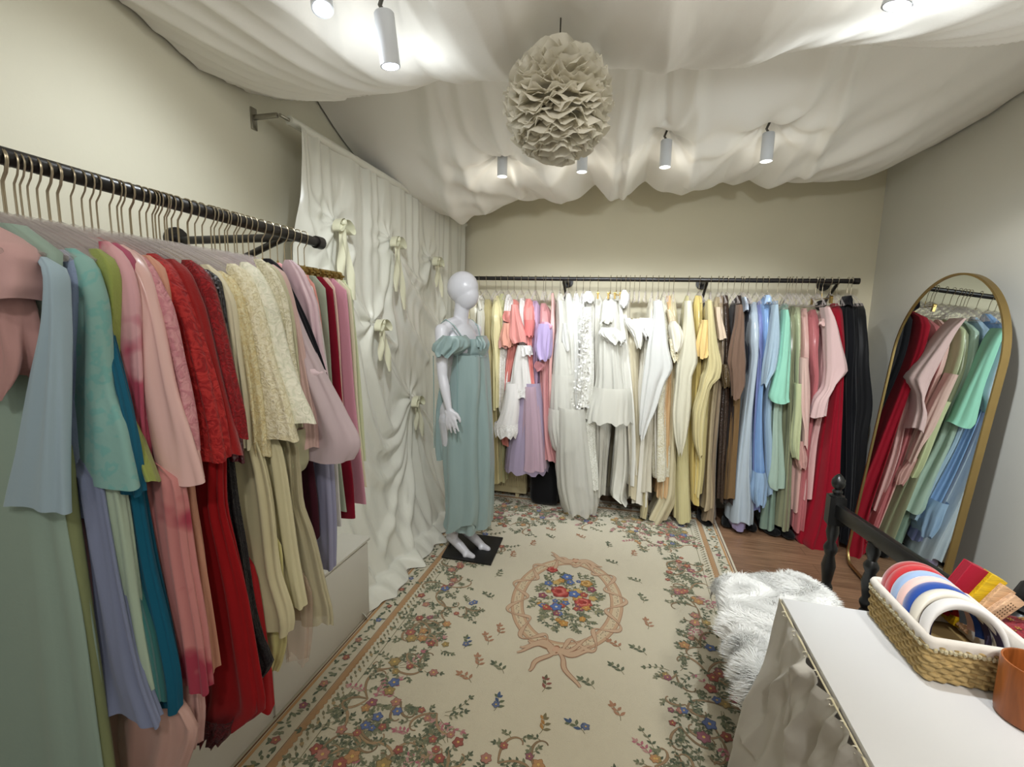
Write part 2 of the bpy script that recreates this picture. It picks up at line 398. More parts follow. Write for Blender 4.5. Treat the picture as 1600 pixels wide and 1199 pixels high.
left_garment('jacket', 'ivory jacket with raised floral lace and wide sleeve', 'jacket', .868, mat('lace', '#ddd3ae', c2='#efe8cc'), '428,360,386 480,378,406 560,386,426 620,398,448 686,412,466', n=5, amp=.007, th=.04)
left_garment('jacket', 'ivory satin jacket embroidered near its broad pale cuff', 'jacket', .900, mat('brocade', '#dcdcc6', c2='#ece9d6'), '425,382,406 480,402,432 560,410,449 613,418,468 640,424,482 660,436,490', n=4, amp=.006, th=.045)
left_garment('blouse', 'cream blouse dotted with pearls down the sleeve', 'blouse', .925, mat('lace', '#cfc8a8', c2='#e9e4cc'), '420,402,424 480,424,448 560,436,460 650,452,476')
def ll_cuff(t, Y):
    loft(rowsL(sl('668,430,474 690,428,477 715,436,478 730,448,470'), Y, .06), 'cuff', mat('tulle', '#cbc9a6'), t, 7, .01, 5, 48, 10, .01)
left_garment('blouse', 'cream organza blouse whose sheer cuff hangs below the ivory jackets', 'blouse', .945, mat('organza', '#cfcbab'), '425,415,436 480,432,452 600,440,468 668,432,474', extra=ll_cuff)
left_garment('blouse', 'blush organza blouse with a sheer flared cuff', 'blouse', .965, mat('organza', '#dbb9b2'), '428,425,446 480,440,462 600,455,482 653,462,492 698,464,496', th=.03)
def band(t, Y):
    loft(rowsL(sl('575,463,502 585,464,505'), Y, .052), 'band', mat('cloth', '#dcc6cd'), t, 5, .003, 8, 48, 6, .0)
left_garment('blouse', 'mauve grey organza blouse with a broad bell sleeve and stitched band', 'blouse', .99, mat('organza', '#c9b6bb', alpha=.86), '430,425,444 480,436,460 580,462,503 645,468,535 692,458,556 716,448,546', n=5, amp=.008, th=.05, extra=band)
left_garment('top', 'plain black top with straight slim sleeve among pale garments', 'top', 1.015, mat('cloth', '#15141a'), '418,412,440 440,425,450 480,448,468 540,470,491 594,498,511', th=.02)
left_garment('blouse', 'pale mauve satin blouse just beyond the black top', 'blouse', 1.04, mat('satin', '#d3b8c2'), '420,440,470 450,452,486 480,464,498 560,484,507 620,500,516')
def straps(t, Y):
    for k in range(3):
        a = onx(440+k*9, 432+k*9, LX+.12+.02*k)
        MB().tube([(a[0]+.02*math.cos(q/10*2*PI), Y+.003*k, a[2]+.02*math.sin(q/10*2*PI)) for q in range(11)], .003, 6).build('ring', mat('gloss', '#b56a72', r=.3), t)
left_garment('top', 'salmon pink top with ring straps near the clip hangers', 'top', 1.07, mat('satin', '#dfa0a4'), '424,432,455 440,440,462 470,452,470 520,470,488', extra=straps)
# trousers and skirts on clip hangers
for (nm, lab, Y, M, rows) in [
 ('trousers', 'white trousers clipped first in the group of bottoms', 1.13, mat('cloth', '#d9d6d3'), '418,440,480 500,458,499 600,480,513 700,500,526 820,515,535'),
 ('trousers', 'salmon trousers showing as a thin strip beside the white pair', 1.16, mat('cloth', '#cf8f85'), '420,462,488 500,478,502 600,490,509 700,500,520'),
 ('trousers', 'sage grey trousers between the salmon and the burgundy pairs', 1.19, mat('cloth', '#9ba493'), '422,480,504 500,490,511 600,504,519 700,518,531 798,528,542'),
 ('trousers', 'burgundy trousers on a gold clip hanger', 1.22, mat('cloth', '#7e1228'), '417,496,515 480,504,521 640,518,538 760,535,555 809,537,557'),
 ('trousers', 'blush trousers seen as a sliver behind the burgundy pair', 1.25, mat('cloth', '#dcbcae'), '420,504,519 640,524,540 720,532,548'),
 ('trousers', 'bubblegum pink trousers next to the curtain', 1.28, mat('cloth', '#cf94a6'), '426,514,537 480,520,544 640,536,558 787,549,572'),
 ('trousers', 'cream trousers with pale piping next to the pink pair', 1.31, mat('cloth', '#d6d0b5'), '428,526,542 480,532,549 640,548,562 760,556,574'),
 ('trousers', 'pale green trousers last on the left rail', 1.34, mat('cloth', '#c3c7a4'), '430,534,547 480,540,553 640,552,566 720,558,572')]:
    t = thing(nm, lab, 'trousers', (LX, Y, 1.1), GL)
    R = rowsL(sl(rows), Y, .024); zt = R[0][0]
    R = [(1.612, LX-.15, LX+.15, Y-.006, Y+.006)]+[(z, 2*LX-x1+ (0 if False else 0), x1, a, b) for z, x0, x1, a, b in R]
    loft(R, 'leg_cloth', M, t, 6, .005, int(Y*100), 48, 22, .003)
    box_obj('waistband', M, (LX, Y, 1.60), (.3, .016, .028), t)
    hanger('clip', 'L', (LX, Y, LZ), 'on the left rail holding the '+lab.split(' clipped')[0], 'hangers on the left rail', random.uniform(-.06, .06))
# skirts and lower panels, each on a hanger of its own
for (nm, lab, cat, Y, M, rows, n, amp) in [
 ('skirt', 'olive edged skirt peeking out beside the sage gown', 'skirt', .538, mat('cloth', '#7f8760'), '700,40,108 780,50,116 900,70,133 1060,85,158 1199,95,179 1330,100,194', 5, .004),
 ('skirt', 'dusty rose skirt seen as a sliver behind the sage gown', 'skirt', .544, mat('cloth', '#97746f'), '745,80,114 900,110,136 1000,120,146 1080,125,150', 4, .003),
 ('skirt', 'periwinkle grey long skirt below the blue blouses', 'skirt', .560, mat('cloth', '#7d85a0'), '740,100,162 800,112,174 941,138,201 1045,148,224 1118,164,250', 7, .008),
 ('skirt', 'pale mint long skirt behind the periwinkle one', 'skirt', .572, mat('cloth', '#a5b6a2'), '740,150,184 860,165,206 941,180,218 1077,205,242', 5, .004),
 ('skirt', 'velvety sea green skirt between mint and dark teal', 'skirt', .584, mat('velvet', '#2f6e6c'), '740,165,190 808,175,198 915,190,221 996,207,242 1091,225,256', 5, .004),
 ('skirt', 'dark teal long skirt below the lime green sleeve', 'skirt', .598, mat('cloth', '#11566f'), '740,185,214 780,190,222 867,205,238 990,228,267 1063,240,280 1104,244,281', 6, .006),
 ('skirt', 'blush organza skirt hanging lowest at the bottom left', 'skirt', .606, mat('organza', '#cfa79c'), '900,180,222 1000,178,240 1060,174,262 1115,170,304 1170,172,290 1235,190,262', 9, .012),
 ('skirt', 'rose skirt printed with crimson flowers', 'skirt', .630, mat('floral', '#c07d7a', c2='#9c3347', s=7), '740,226,276 780,230,284 850,240,292 990,262,316 1073,274,327', 7, .007),
 ('skirt', 'peach organza skirt with frayed edge beside the red gown', 'skirt', .662, mat('organza', '#c08a72', alpha=.9), '720,258,298 780,268,302 860,282,313 955,292,325 1043,304,336', 6, .006),
 ('skirt', 'light pink organza skirt behind the rose flowered one', 'skirt', .645, mat('organza', '#d3a9a3', alpha=.9), '900,270,290 1000,276,302 1100,280,314 1162,286,309', 6, .006),
 ('gown', 'bright red long gown with dark lace hem', 'gown', .715, mat('cloth', '#8c0f14'), '700,300,346 780,303,348 850,308,364 920,310,382 1025,308,400 1091,308,410 1128,308,372', 7, .010),
 ('gown', 'black lace long gown beside the red one', 'gown', .765, mat('lace', '#121013', c2='#1e1a1c'), '690,335,358 780,345,366 850,352,377 937,362,390 1000,370,408 1030,376,424 1062,384,404', 6, .006),
 ('skirt', 'narrow red skirt behind the black lace gown', 'skirt', .790, mat('cloth', '#9a1a1e'), '900,380,398 1000,395,413 1060,400,421 1107,404,424', 3, .003),
 ('skirt', 'ivory organza long skirt with stitched hem', 'skirt', .825, mat('organza', '#cfc6a0', alpha=.93), '690,352,402 780,360,422 881,370,432 965,390,454 983,396,452', 7, .009),
 ('skirt', 'straw yellow skirt hanging lowest of the cream ones', 'skirt', .845, mat('organza', '#c8c084', alpha=.92), '860,400,440 940,402,444 990,404,449 1022,412,444 1048,419,434', 6, .006),
 ('skirt', 'cream organza skirt right of the ivory one', 'skirt', .872, mat('organza', '#cfc7a2', alpha=.93), '690,388,436 780,396,452 860,404,462 941,420,475', 7, .009),
 ('skirt', 'pale beige organza skirt with a curved stitched edge', 'skirt', .925, mat('organza', '#bdb494', alpha=.8), '690,432,466 780,440,473 832,444,491 920,450,512 950,452,519 970,456,519', 7, .010),
 ('skirt', 'sheer pink beige skirt below the beige organza one', 'skirt', .900, mat('tulle', '#cfb59f', alpha=.35), '930,440,486 985,446,486 1032,450,480', 6, .008),
 ('skirt', 'lavender skirt hanging over the white cabinet', 'skirt', 1.06, mat('satin', '#8e8ea8'), '640,474,506 720,482,518 800,486,522 884,490,522', 5, .006),
 ('skirt', 'dark wine skirt in the gap before the lavender one', 'skirt', 1.03, mat('cloth', '#37101c'), '640,450,476 740,466,488 800,478,494 840,484,496', 3, .003)]:
    t = thing(nm, lab, cat, (LX, Y, .8), GL)
    R = rowsL(sl(rows), Y, .026)
    z0, a0, b0 = R[0][:3]
    R = [(1.60, LX-.09, LX+.09, Y-.004, Y+.004), (1.35, LX-.12, LX+.12, Y-.006, Y+.006)]+[((z0+1.35)/2, LX-.13, min(LX+.13, b0), Y-.006, Y+.006)]*(1 if z0 < 1.3 else 0)+R
    if z0 > 1.3: R = [R[0]]+R[2:]
    loft(R, 'skirt_cloth', M, t, n, amp, int(Y*1000), 64, 36, .007)
    if 'dark lace hem' in lab:
        loft(rowsL(sl('1118,306,360 1140,306,360 1156,312,340'), .70, .03), 'lace_hem', mat('lace', '#3d0a10', c2='#5a141a'), t, 14, .009, 5, 60, 8, .012)
    hanger('clear', 'L', (LX, Y+.0015, LZ), 'on the left rail holding the '+lab, 'hangers on the left rail', random.uniform(-.05, .05))
for k in range(8):
    hanger('clear', 'L', (LX, [.44, .465, .512, .855, .885, 1.0, 1.09, 1.11][k], LZ), 'squeezed bare among the others on the left rail', 'empty looking hangers on the left rail')
# ------------------------------------------------------------------ back rack
GB = 'gowns hanging on the back rail'
def rowsB(rows, y0, dep, neck=True):
    out = []
    nr = len(rows)
    for i, r in enumerate(rows):
        py, l, rr = r[:3]
        ya, yb = y0, y0+dep
        if neck and i == 0: ya, yb = 3.585, 3.615
        elif neck and i == 1: ya, yb = y0+.07, y0+dep-.07
        a = ony(l, py, ya); b = ony(rr, py, ya)
        out.append(((a[2]+b[2])/2, a[0], b[0], ya, yb))
    # keep heights strictly falling
    q = [out[0]]
    for o in out[1:]:
        q.append((min(o[0], q[-1][0]-.006),)+tuple(o[1:]))
    return q
bid = [0]
def bg(nm, label, M, rows, y0=3.42, dep=.36, n=9, amp=.014, ex=(), hx=None, cat='gown', kind='clear', part='skirt', hang=True):
    bid[0] += 1; k = bid[0]+200
    R = sl(rows)
    top = ony((R[0][1]+R[0][2])/2, R[0][0], 3.6)
    X = top[0] if hx is None else ony(hx, 436, 3.6)[0]
    t = thing(nm, label, cat, (X, 3.6, 1.0), GB)
    R2 = rowsB(R, y0, dep)
    if hx is not None and abs(X-top[0]) > .03: pass
    zt = BZ(X)-.115
    if R2[0][0] > zt: R2[0] = (zt,)+tuple(R2[0][1:])
    loft(R2, part, M, t, n, amp*1.45, k, 84, 36, .013)
    for i, e in enumerate(ex):
        pn, m2, rw, yy, dd = e[:5]; nn = e[5] if len(e) > 5 else 6; aa = e[6] if len(e) > 6 else .008; hm = e[7] if len(e) > 7 else .008
        loft(rowsB(sl(rw), yy, dd, False), pn, m2, t, nn, aa, k+i*7+400, 64, 24, hm)
    if hang: hanger(kind, 'B', (X, BY, BZ(X)), 'on the back rail holding the '+label, 'hangers on the back rail', random.uniform(-.12, .12))
    return t
CR = lambda c='#cfc6a4': mat('satin', c)
bg('gown', 'ivory gold gown hidden behind the mannequin shoulder', mat('lace', '#c9bd93', c2='#e0d6b4'), '462,722,734 478,720,738 520,718,742 640,716,744 740,712,748', y0=3.44)
bg('gown', 'ivory satin gown directly right of the mannequin', CR('#d3ccb4'), '460,732,742 476,730,748 560,730,756 640,728,757 752,728,760', n=7)
bg('dress', 'white strappy dress with smooth bodice between ivory gowns', mat('cloth', '#dedbcf'), '462,747,751 480,742,753 500,740,756 540,738,756 620,740,758 700,738,760', y0=3.40, ex=[('strap', mat('cloth', '#dedbcf'), '462,746,750 484,747,752', 3.44, .02, 3, .001)])
bg('gown', 'straw coloured chiffon gown hanging right of the white strappy dress', mat('organza', '#bdb083', alpha=.95), '468,756,764 484,752,770 520,752,772 600,752,778 700,755,783 757,753,785', y0=3.41)
bg('blouse', 'pale yellow ruffled blouse above the straw gown', mat('satin', '#dcd2a2'), '462,772,777 476,767,780 500,764,782 520,762,784 560,770,782 640,770,780', y0=3.38, dep=.3, cat='blouse', n=11, amp=.014, part='bodice')
bg('gown', 'soft yellow green pleated gown left of the pink group', mat('organza', '#b5b289', alpha=.95), '459,780,786 476,776,790 530,772,788 600,768,790 700,770,786 755,768,786', y0=3.44, n=12)
bg('blouse', 'white blouse with frilled cuff beside the salmon blouse', mat('lace', '#d9d2cb', c2='#efeae6'), '460,791,796 476,786,800 510,784,794 545,779,792 620,776,790 650,780,790', y0=3.40, dep=.3, cat='blouse', part='bodice', ex=[('frill', mat('cloth', '#d9a59b'), '520,780,793 536,778,795 544,779,794', 3.36, .1, 10, .012)])
SAL = mat('satin', '#d4857c')
bg('gown', 'salmon pink gown with organza flutter sleeve left of the white frilled dress', SAL, '468,800,806 482,794,812 540,786,812 600,782,800 660,780,796 695,778,800', y0=3.42,
   ex=[('sleeve', mat('organza', '#e59a93', alpha=.92), '476,797,806 500,796,812 525,792,820 536,798,821', 3.33, .10, 7, .014), ('ruffle', mat('cloth', '#dfa28f'), '505,784,796 530,781,800 542,783,797', 3.34, .1, 9, .012), ('bow', SAL, '486,786,800 495,783,803 503,786,800', 3.36, .06, 5, .01)])
WL = mat('lace', '#dcd8d2', c2='#f2efec')
bg('dress', 'white lace dress with two bell sleeves edged in frills', mat('cloth', '#ddd8d3'), '466,812,817 482,808,820 530,806,826 600,804,824 680,806,820', y0=3.42,
   ex=[('sleeve', mat('cloth', '#dedad6'), '540,806,822 570,800,825 600,794,827 612,790,828', 3.34, .14, 8, .008), ('frill', WL, '608,789,829 616,787,829 623,788,828', 3.33, .17, 16, .012, .012),
       ('sleeve', mat('cloth', '#e2dedb'), '600,789,808 630,784,808 655,778,807 668,772,806', 3.30, .12, 7, .008), ('frill', WL, '664,770,807 675,768,806 685,771,803', 3.29, .15, 16, .012, .014), ('frill', WL, '540,810,826 556,812,829', 3.33, .12, 10, .012)])
bg('dress', 'coral blouse dress with smocked waist and layered salmon sleeve', mat('cloth', '#dd8c86'), '467,822,829 482,816,834 505,816,834 525,818,832 560,822,832 640,826,838 720,828,842', y0=3.40, ex=[('smocking', mat('cloth', '#d87f7c'), '500,817,833 526,819,832', 3.37, .1, 16, .004)])
LIL = mat('tulle', '#a395ad', alpha=.93)
bg('gown', 'lilac tulle gown with wide pleated skirt hanging above the carpet', mat('cloth', '#b79ab5'), '470,833,838 484,829,843 540,828,842 600,824,840 640,815,846 700,806,850 715,804,852', y0=3.44, dep=.32, n=14,
   ex=[('overskirt', LIL, '600,806,842 640,800,846 680,792,850 715,786,852 743,783,852', 3.35, .36, 22, .012, .014), ('overskirt', mat('tulle', '#c7a9b6', alpha=.7), '605,815,838 660,812,844 720,810,848 738,808,850', 3.33, .3, 14, .01)])
bg('dress', 'pink dress with a puffed lilac sleeve and little bows', mat('satin', '#c98f90'), '474,845,852 488,842,858 520,840,860 560,840,859 600,842,857 680,842,862 722,844,872', y0=3.42,
   ex=[('puff_sleeve', mat('satin', '#b7a4cf'), '506,838,857 520,834,860 540,834,859 556,837,857 564,842,853', 3.32, .16, 9, .012), ('bow', mat('satin', '#c9858b'), '565,836,844 572,835,852 580,838,845', 3.36, .03, 4, .006), ('bow', mat('satin', '#d09bb0'), '503,846,856 510,843,862 516,848,858', 3.34, .04, 5, .006)])
bg('slip_dress', 'thin pink slip dress with narrow straps left of the white tulle gown', mat('satin', '#e3b3ae'), '458,861,864 484,860,865 520,858,866 580,856,862 660,856,862', y0=3.42, cat='dress')
TU = mat('tulle', '#d4d2c8', alpha=.9)
bg('gown', 'tiered white tulle gown with long train touching the carpet', mat('cloth', '#c9c6ba'), '459,872,878 480,868,884 538,866,888 588,862,894 643,860,898 700,862,902 780,872,918 800,876,922', y0=3.46, dep=.28, n=12,
   ex=[('tier', TU, '470,868,882 500,867,886 538,863,890', 3.40, .36, 14, .006), ('tier', TU, '536,862,891 560,861,894 589,857,898', 3.385, .38, 16, .008), ('tier', TU, '587,856,899 615,855,902 645,853,906', 3.37, .38, 18, .009), ('tier', TU, '642,852,907 670,851,908 700,856,906 706,862,902', 3.355, .38, 20, .01, .012),
       ('train', mat('tulle', '#d6d4ca', alpha=.66), '640,866,916 700,864,924 760,866,932 795,874,934 808,880,930', 3.30, .42, 18, .016, .016)])
bg('gown', 'white chiffon gown with peaked shoulder second in the white group', mat('tulle', '#d6d4cb', alpha=.93), '456,885,891 478,880,897 540,880,903 640,884,906 760,886,912', y0=3.42, n=12, ex=[('sleeve', mat('organza', '#e0e0da', alpha=.8), '505,878,884 530,878,889 548,884,889', 3.38, .08, 4, .005)])
bg('gown', 'white voile gown third in the white group', mat('organza', '#dcdbd6', alpha=.93), '457,898,903 478,893,908 540,893,910 640,896,914 765,898,926', y0=3.41, n=11)
bg('gown', 'white satin gown with thin straps beside the petal covered sleeve', mat('satin', '#dcdbd6'), '458,909,913 480,904,917 540,905,918 640,908,924 770,908,930', y0=3.42, n=8)
def petals(t):
    mb = MB(); r = random.Random(5)
    for k in range(210):
        u = r.random(); py = 490+u*150; w = 6+u*7
        p = ony(914-4*u*u*2+r.uniform(-w, w), py, 3.34-.03*r.random())
        a = r.uniform(0, 6.28); s = r.uniform(.008, .015); V = []
        nx, nz = math.cos(a), math.sin(a)
        c = Vector(p); e1 = Vector((nx, r.uniform(-.5, .2), nz)); e2 = Vector((-nz, r.uniform(-.6, 0), nx))
        mb.add([c, c+e1*s+e2*s*.3, c+e1*s*1.3+e2*s*.9+Vector((0, -.006, 0)), c+e1*s*.3+e2*s*1.1], [(0, 1, 2, 3)])
    mb.build('petal_trim', mat('cloth', '#e6e4de'), t, True, 0, False)
t = bg('gown', 'white gown whose sleeve is covered in cut out petals and ends in lace', mat('cloth', '#dbd9d1'), '455,918,925 476,914,930 540,912,930 640,912,932 700,912,934', y0=3.42, n=8,
   ex=[('shoulder_puff', mat('lace', '#e5e3de', c2='#f4f3f0'), '455,915,924 464,912,927 472,913,926', 3.42, .12, 8, .01), ('sleeve', mat('lace', '#d9d7cd', c2='#efeee8'), '480,910,924 540,906,926 600,903,926 636,902,922', 3.345, .09, 7, .008), ('lace_panel', mat('lace', '#c9c8bb', c2='#e8e7de'), '660,908,930 700,912,932 740,916,934 766,921,934', 3.36, .06, 8, .008)])
petals(t)
bg('gown', 'sheer white tulle gown with thin veil hem behind the short tiered dress', mat('tulle', '#d2cfc4', alpha=.85), '460,932,936 480,926,944 560,924,950 660,926,952 740,928,946 776,926,944', y0=3.44, n=14, kind='clip')
bg('short_dress', 'short white tulle dress with frilled flounce at mid height', TU, '460,950,957 476,938,966 540,930,974 590,928,980 612,924,984', y0=3.36, dep=.42, n=16, amp=.012, cat='dress', kind='clip',
   ex=[('flounce', mat('tulle', '#d8d6cb', alpha=.92), '608,922,986 616,920,988 640,913,990 664,909,991', 3.27, .5, 26, .012, .014), ('frill', mat('lace', '#d8d6cc', c2='#efeee8'), '512,940,962 522,936,974 530,944,976 536,956,972', 3.33, .06, 12, .014, .02), ('frill', mat('cloth', '#d8d6cc'), '490,943,958 505,938,956', 3.34, .05, 8, .008)])
bg('gown', 'long white satin gown with slit hem showing under the tulle flounce', mat('satin', '#d3d1c6'), '462,960,965 480,957,970 560,956,976 664,960,982 740,954,984 779,951,978 790,966,982', y0=3.43, n=6, kind='clip')
bg('gown', 'white gown with pointed hanging panel right of the slit satin gown', mat('satin', '#dddbd2'), '462,967,971 480,965,975 560,968,986 664,980,994 720,982,996 762,983,994', y0=3.41, n=5, kind='clip')
bg('gown', 'white gown with a puffed lacy shoulder standing tallest on the back rail', mat('satin', '#d4cebd'), '454,974,981 478,970,984 510,974,984 560,976,990 640,980,996 740,984,1002', y0=3.43, n=7,
   ex=[('shoulder_puff', mat('lace', '#e9e8e4', c2='#ffffff'), '453,973,979 462,969,983 474,968,982 480,973,979', 3.40, .12, 8, .01)])
bg('gown', 'cream gown with fur edged neckline in the middle of the back rail', mat('satin', '#c7bda2'), '497,985,1000 508,976,1004 540,976,1000 600,980,1000 700,984,1004 783,982,1006', y0=3.42, n=7,
   ex=[('ruffle', mat('lace', '#e4e1d8', c2='#f6f4ee'), '497,975,985 505,975,994 516,982,1000 524,990,1001', 3.35, .12, 14, .014, .02), ('puff_sleeve', mat('cloth', '#dcd9cf'), '498,990,998 508,986,1004 530,990,1004 545,996,1002', 3.34, .1, 6, .01)], hx=985)
bg('gown', 'white corset gown with frilled bust right of the fur edged cream gown', mat('satin', '#d9d5c9'), '500,1003,1016 510,998,1026 548,1000,1022 600,996,1020 680,996,1020 790,988,1012', y0=3.41, n=8,
   ex=[('frill', mat('lace', '#e8e6e0', c2='#fbfaf8'), '497,1000,1020 506,996,1026 518,1000,1028 528,1010,1026', 3.35, .08, 14, .012, .02)], hx=1010)
bg('gown', 'ivory satin gown with flared wrist hem between white and cream gowns', mat('satin', '#ccc6b4'), '466,1016,1021 484,1012,1025 560,1008,1028 640,1006,1022 720,1002,1018 772,998,1019', y0=3.39, n=5, ex=[('trumpet_hem', mat('satin', '#b8ad88'), '770,1004,1012 800,1001,1012 812,1001,1011', 3.42, .1, 5, .006)])
bg('gown', 'white gown with large translucent cape sleeve ending in a point', mat('satin', '#dad6cb'), '468,1024,1031 480,1020,1036 560,1022,1048 640,1018,1042 745,1020,1040', y0=3.41, n=7,
   ex=[('cape_sleeve', mat('organza', '#dcdcd8', alpha=.85), '470,1022,1036 490,1022,1040 540,1013,1046 575,1008,1053 600,1005,1040 640,1001,1026 668,1000,1012 686,1000,1006', 3.31, .12, 6, .012, .02)])
bg('tunic', 'cream tunic embroidered with silver sprigs at the hem', mat('brocade', '#c6bea2', c2='#d6d2c0'), '464,1034,1039 482,1030,1044 560,1030,1050 632,1024,1042 700,1021,1046 745,1020,1048 752,1022,1046', y0=3.36, dep=.4, n=5, cat='tunic')
bg('gown', 'peach gold gown with sequinned bust near the balloon sleeve', mat('satin', '#d5b184'), '462,1042,1047 480,1038,1052 520,1038,1054 600,1036,1056 700,1030,1054 781,1024,1056', y0=3.43, n=12,
   ex=[('sequin_bust', mat('sequin', '#cdbb9d', c2='#f1e7d0'), '484,1042,1050 500,1044,1056 530,1046,1056', 3.36, .06, 5, .006)])
bg('gown', 'cream gown with round ivory balloon sleeve', mat('satin', '#c9bf9f'), '458,1050,1054 480,1046,1058 520,1050,1062 600,1044,1060 700,1040,1062 770,1034,1062 818,1014,1042', y0=3.42, n=7,
   ex=[('balloon_sleeve', mat('satin', '#dcd6c6'), '502,1050,1058 512,1046,1066 528,1047,1069 542,1050,1066 552,1054,1060', 3.30, .16, 7, .012), ('pearl_trim', mat('lace', '#c8bb8f', c2='#fff8e0'), '530,1045,1052 552,1048,1060 566,1054,1060', 3.33, .05, 8, .006)])
bg('gown', 'cream gown with translucent organza sleeve trailing to a corner', mat('satin', '#c4bb8c'), '462,1072,1078 480,1068,1084 560,1064,1086 640,1056,1080 740,1054,1080 818,1052,1083', y0=3.41, n=8,
   ex=[('cape_sleeve', mat('organza', '#dad5bf', alpha=.85), '470,1072,1083 500,1070,1086 545,1062,1090 566,1057,1091 590,1056,1082 640,1051,1080 680,1054,1075 712,1062,1066', 3.32, .12, 6, .012, .02)])
bg('gown', 'warm yellow satin gown with a gathered bodice', mat('satin', '#cfba74'), '462,1086,1097 480,1084,1100 540,1084,1100 640,1078,1098 740,1076,1094 788,1078,1094', y0=3.43, n=8,
   ex=[('bodice', mat('satin', '#e0c080'), '500,1098,1108 520,1094,1112 545,1090,1111 560,1092,1104', 3.33, .14, 6, .012)])
bg('gown', 'buttery yellow gown with fluttering cape sleeve', mat('satin', '#cbbd86'), '468,1106,1112 486,1102,1116 560,1098,1120 640,1086,1108 740,1084,1100 776,1082,1096', y0=3.42, n=8,
   ex=[('cape_sleeve', mat('organza', '#cfc292', alpha=.93), '470,1104,1114 500,1105,1118 540,1106,1124 575,1106,1131 592,1100,1128 606,1098,1112 650,1086,1104 690,1086,1099 716,1092,1097', 3.32, .12, 7, .013, .02)])
bg('gown', 'champagne gown with twisted hem over the dark boots', mat('satin', '#a8987a'), '464,1118,1124 482,1114,1128 560,1116,1130 640,1108,1122 720,1104,1116 780,1100,1118 797,1096,1118', y0=3.43, n=5)
bg('gown', 'taupe satin gown between champagne and chocolate', mat('satin', '#8d7c66'), '462,1125,1130 482,1122,1134 560,1122,1134 700,1112,1124 780,1108,1122 818,1098,1122', y0=3.44, n=6,
   ex=[('sleeve', mat('cloth', '#cdb9a2'), '480,1118,1128 505,1120,1130 530,1122,1134', 3.38, .08, 5, .008)])
bg('gown', 'chocolate brown sequinned gown with a golden ruffle', mat('sequin', '#33241b', c2='#6b5138'), '460,1132,1139 478,1129,1142 540,1130,1146 620,1128,1144 720,1124,1134 785,1122,1134', y0=3.43, n=6,
   ex=[('ruffle', mat('sequin', '#4e3e26', c2='#9a8454'), '570,1128,1140 590,1127,1143 606,1130,1140', 3.37, .08, 8, .012)])
bg('gown', 'dark espresso gown with a peaked shoulder', mat('cloth', '#2c201a'), '459,1154,1160 474,1150,1164 520,1144,1160 600,1138,1156 700,1134,1150 790,1132,1152', y0=3.44, n=6)
bg('gown', 'golden brown satin gown with mocha chiffon sleeve', mat('satin', '#6e5536'), '476,1156,1162 492,1150,1168 560,1144,1166 640,1142,1160 720,1136,1154 781,1131,1152', y0=3.42, n=6,
   ex=[('cape_sleeve', mat('organza', '#725a4b', alpha=.95), '476,1154,1162 500,1152,1166 540,1144,1167 570,1140,1168 576,1142,1167 600,1144,1166 624,1146,1156', 3.33, .12, 6, .01, .014)])
bg('gown', 'slim midnight blue gown in front of the silver satin one', mat('cloth', '#1d2230'), '466,1166,1170 486,1166,1176 540,1167,1176 620,1166,1172 700,1160,1168', y0=3.44, n=4, ex=[('shoulder', mat('satin', '#c9d4e4'), '464,1163,1168 474,1164,1170 486,1165,1172', 3.44, .1, 3, .004)])
bg('gown', 'silver blue satin gown with wide shining folds', mat('satin', '#aab6c0'), '472,1176,1182 490,1172,1188 530,1171,1192 560,1174,1190 640,1164,1182 740,1150,1180 800,1143,1184 821,1141,1183', y0=3.38, dep=.38, n=7, amp=.016,
   ex=[('underskirt', mat('satin', '#8f86a8'), '810,1146,1172 822,1144,1170 830,1145,1168', 3.42, .2, 6, .006)])
bg('gown', 'violet blue satin gown with crumpled shiny bodice', mat('satin', '#7c84b4'), '470,1186,1192 488,1180,1196 530,1180,1196 560,1186,1194 640,1182,1192 740,1178,1192 800,1178,1190', y0=3.42, n=8, amp=.014)
bg('gown', 'cornflower blue satin gown with draped bodice and tiered organza hem', mat('satin', '#7fa0cc'), '462,1194,1203 480,1190,1206 520,1192,1204 545,1194,1204 600,1186,1196 680,1180,1196 740,1178,1200 772,1178,1202', y0=3.40, n=8, amp=.014,
   ex=[('tier', mat('organza', '#93aecb', alpha=.9), '740,1177,1200 765,1176,1203 782,1178,1201 793,1182,1196', 3.35, .3, 10, .012, .014), ('strap', mat('satin', '#a9c3e2'), '461,1196,1204 474,1197,1209', 3.42, .04, 3, .003)])
bg('gown', 'powder blue gown with long chiffon cape sleeve', mat('organza', '#96adc0', alpha=.95), '470,1210,1217 490,1204,1221 560,1200,1218 640,1194,1208 720,1196,1212 776,1200,1210', y0=3.40, n=7,
   ex=[('cape_sleeve', mat('organza', '#a7bccb', alpha=.93), '476,1212,1219 500,1208,1221 540,1202,1221 575,1197,1216 590,1196,1206 604,1195,1199', 3.32, .10, 5, .012, .016)])
bg('gown', 'seafoam gown with a bright mint bell sleeve', mat('satin', '#a0b5a6'), '476,1228,1233 492,1224,1236 560,1220,1236 640,1206,1222 720,1200,1226 758,1194,1229 764,1198,1228', y0=3.39, n=6,
   ex=[('bell_sleeve', mat('cloth', '#93cdb6'), '484,1226,1233 500,1225,1237 550,1221,1238 600,1210,1236 625,1204,1235 630,1206,1236', 3.31, .12, 5, .008)])
bg('gown', 'grey green satin gown reaching lower than the seafoam one', mat('satin', '#7f9687'), '474,1224,1229 490,1220,1232 600,1216,1232 700,1206,1220 780,1198,1216 829,1193,1215', y0=3.45, n=5)
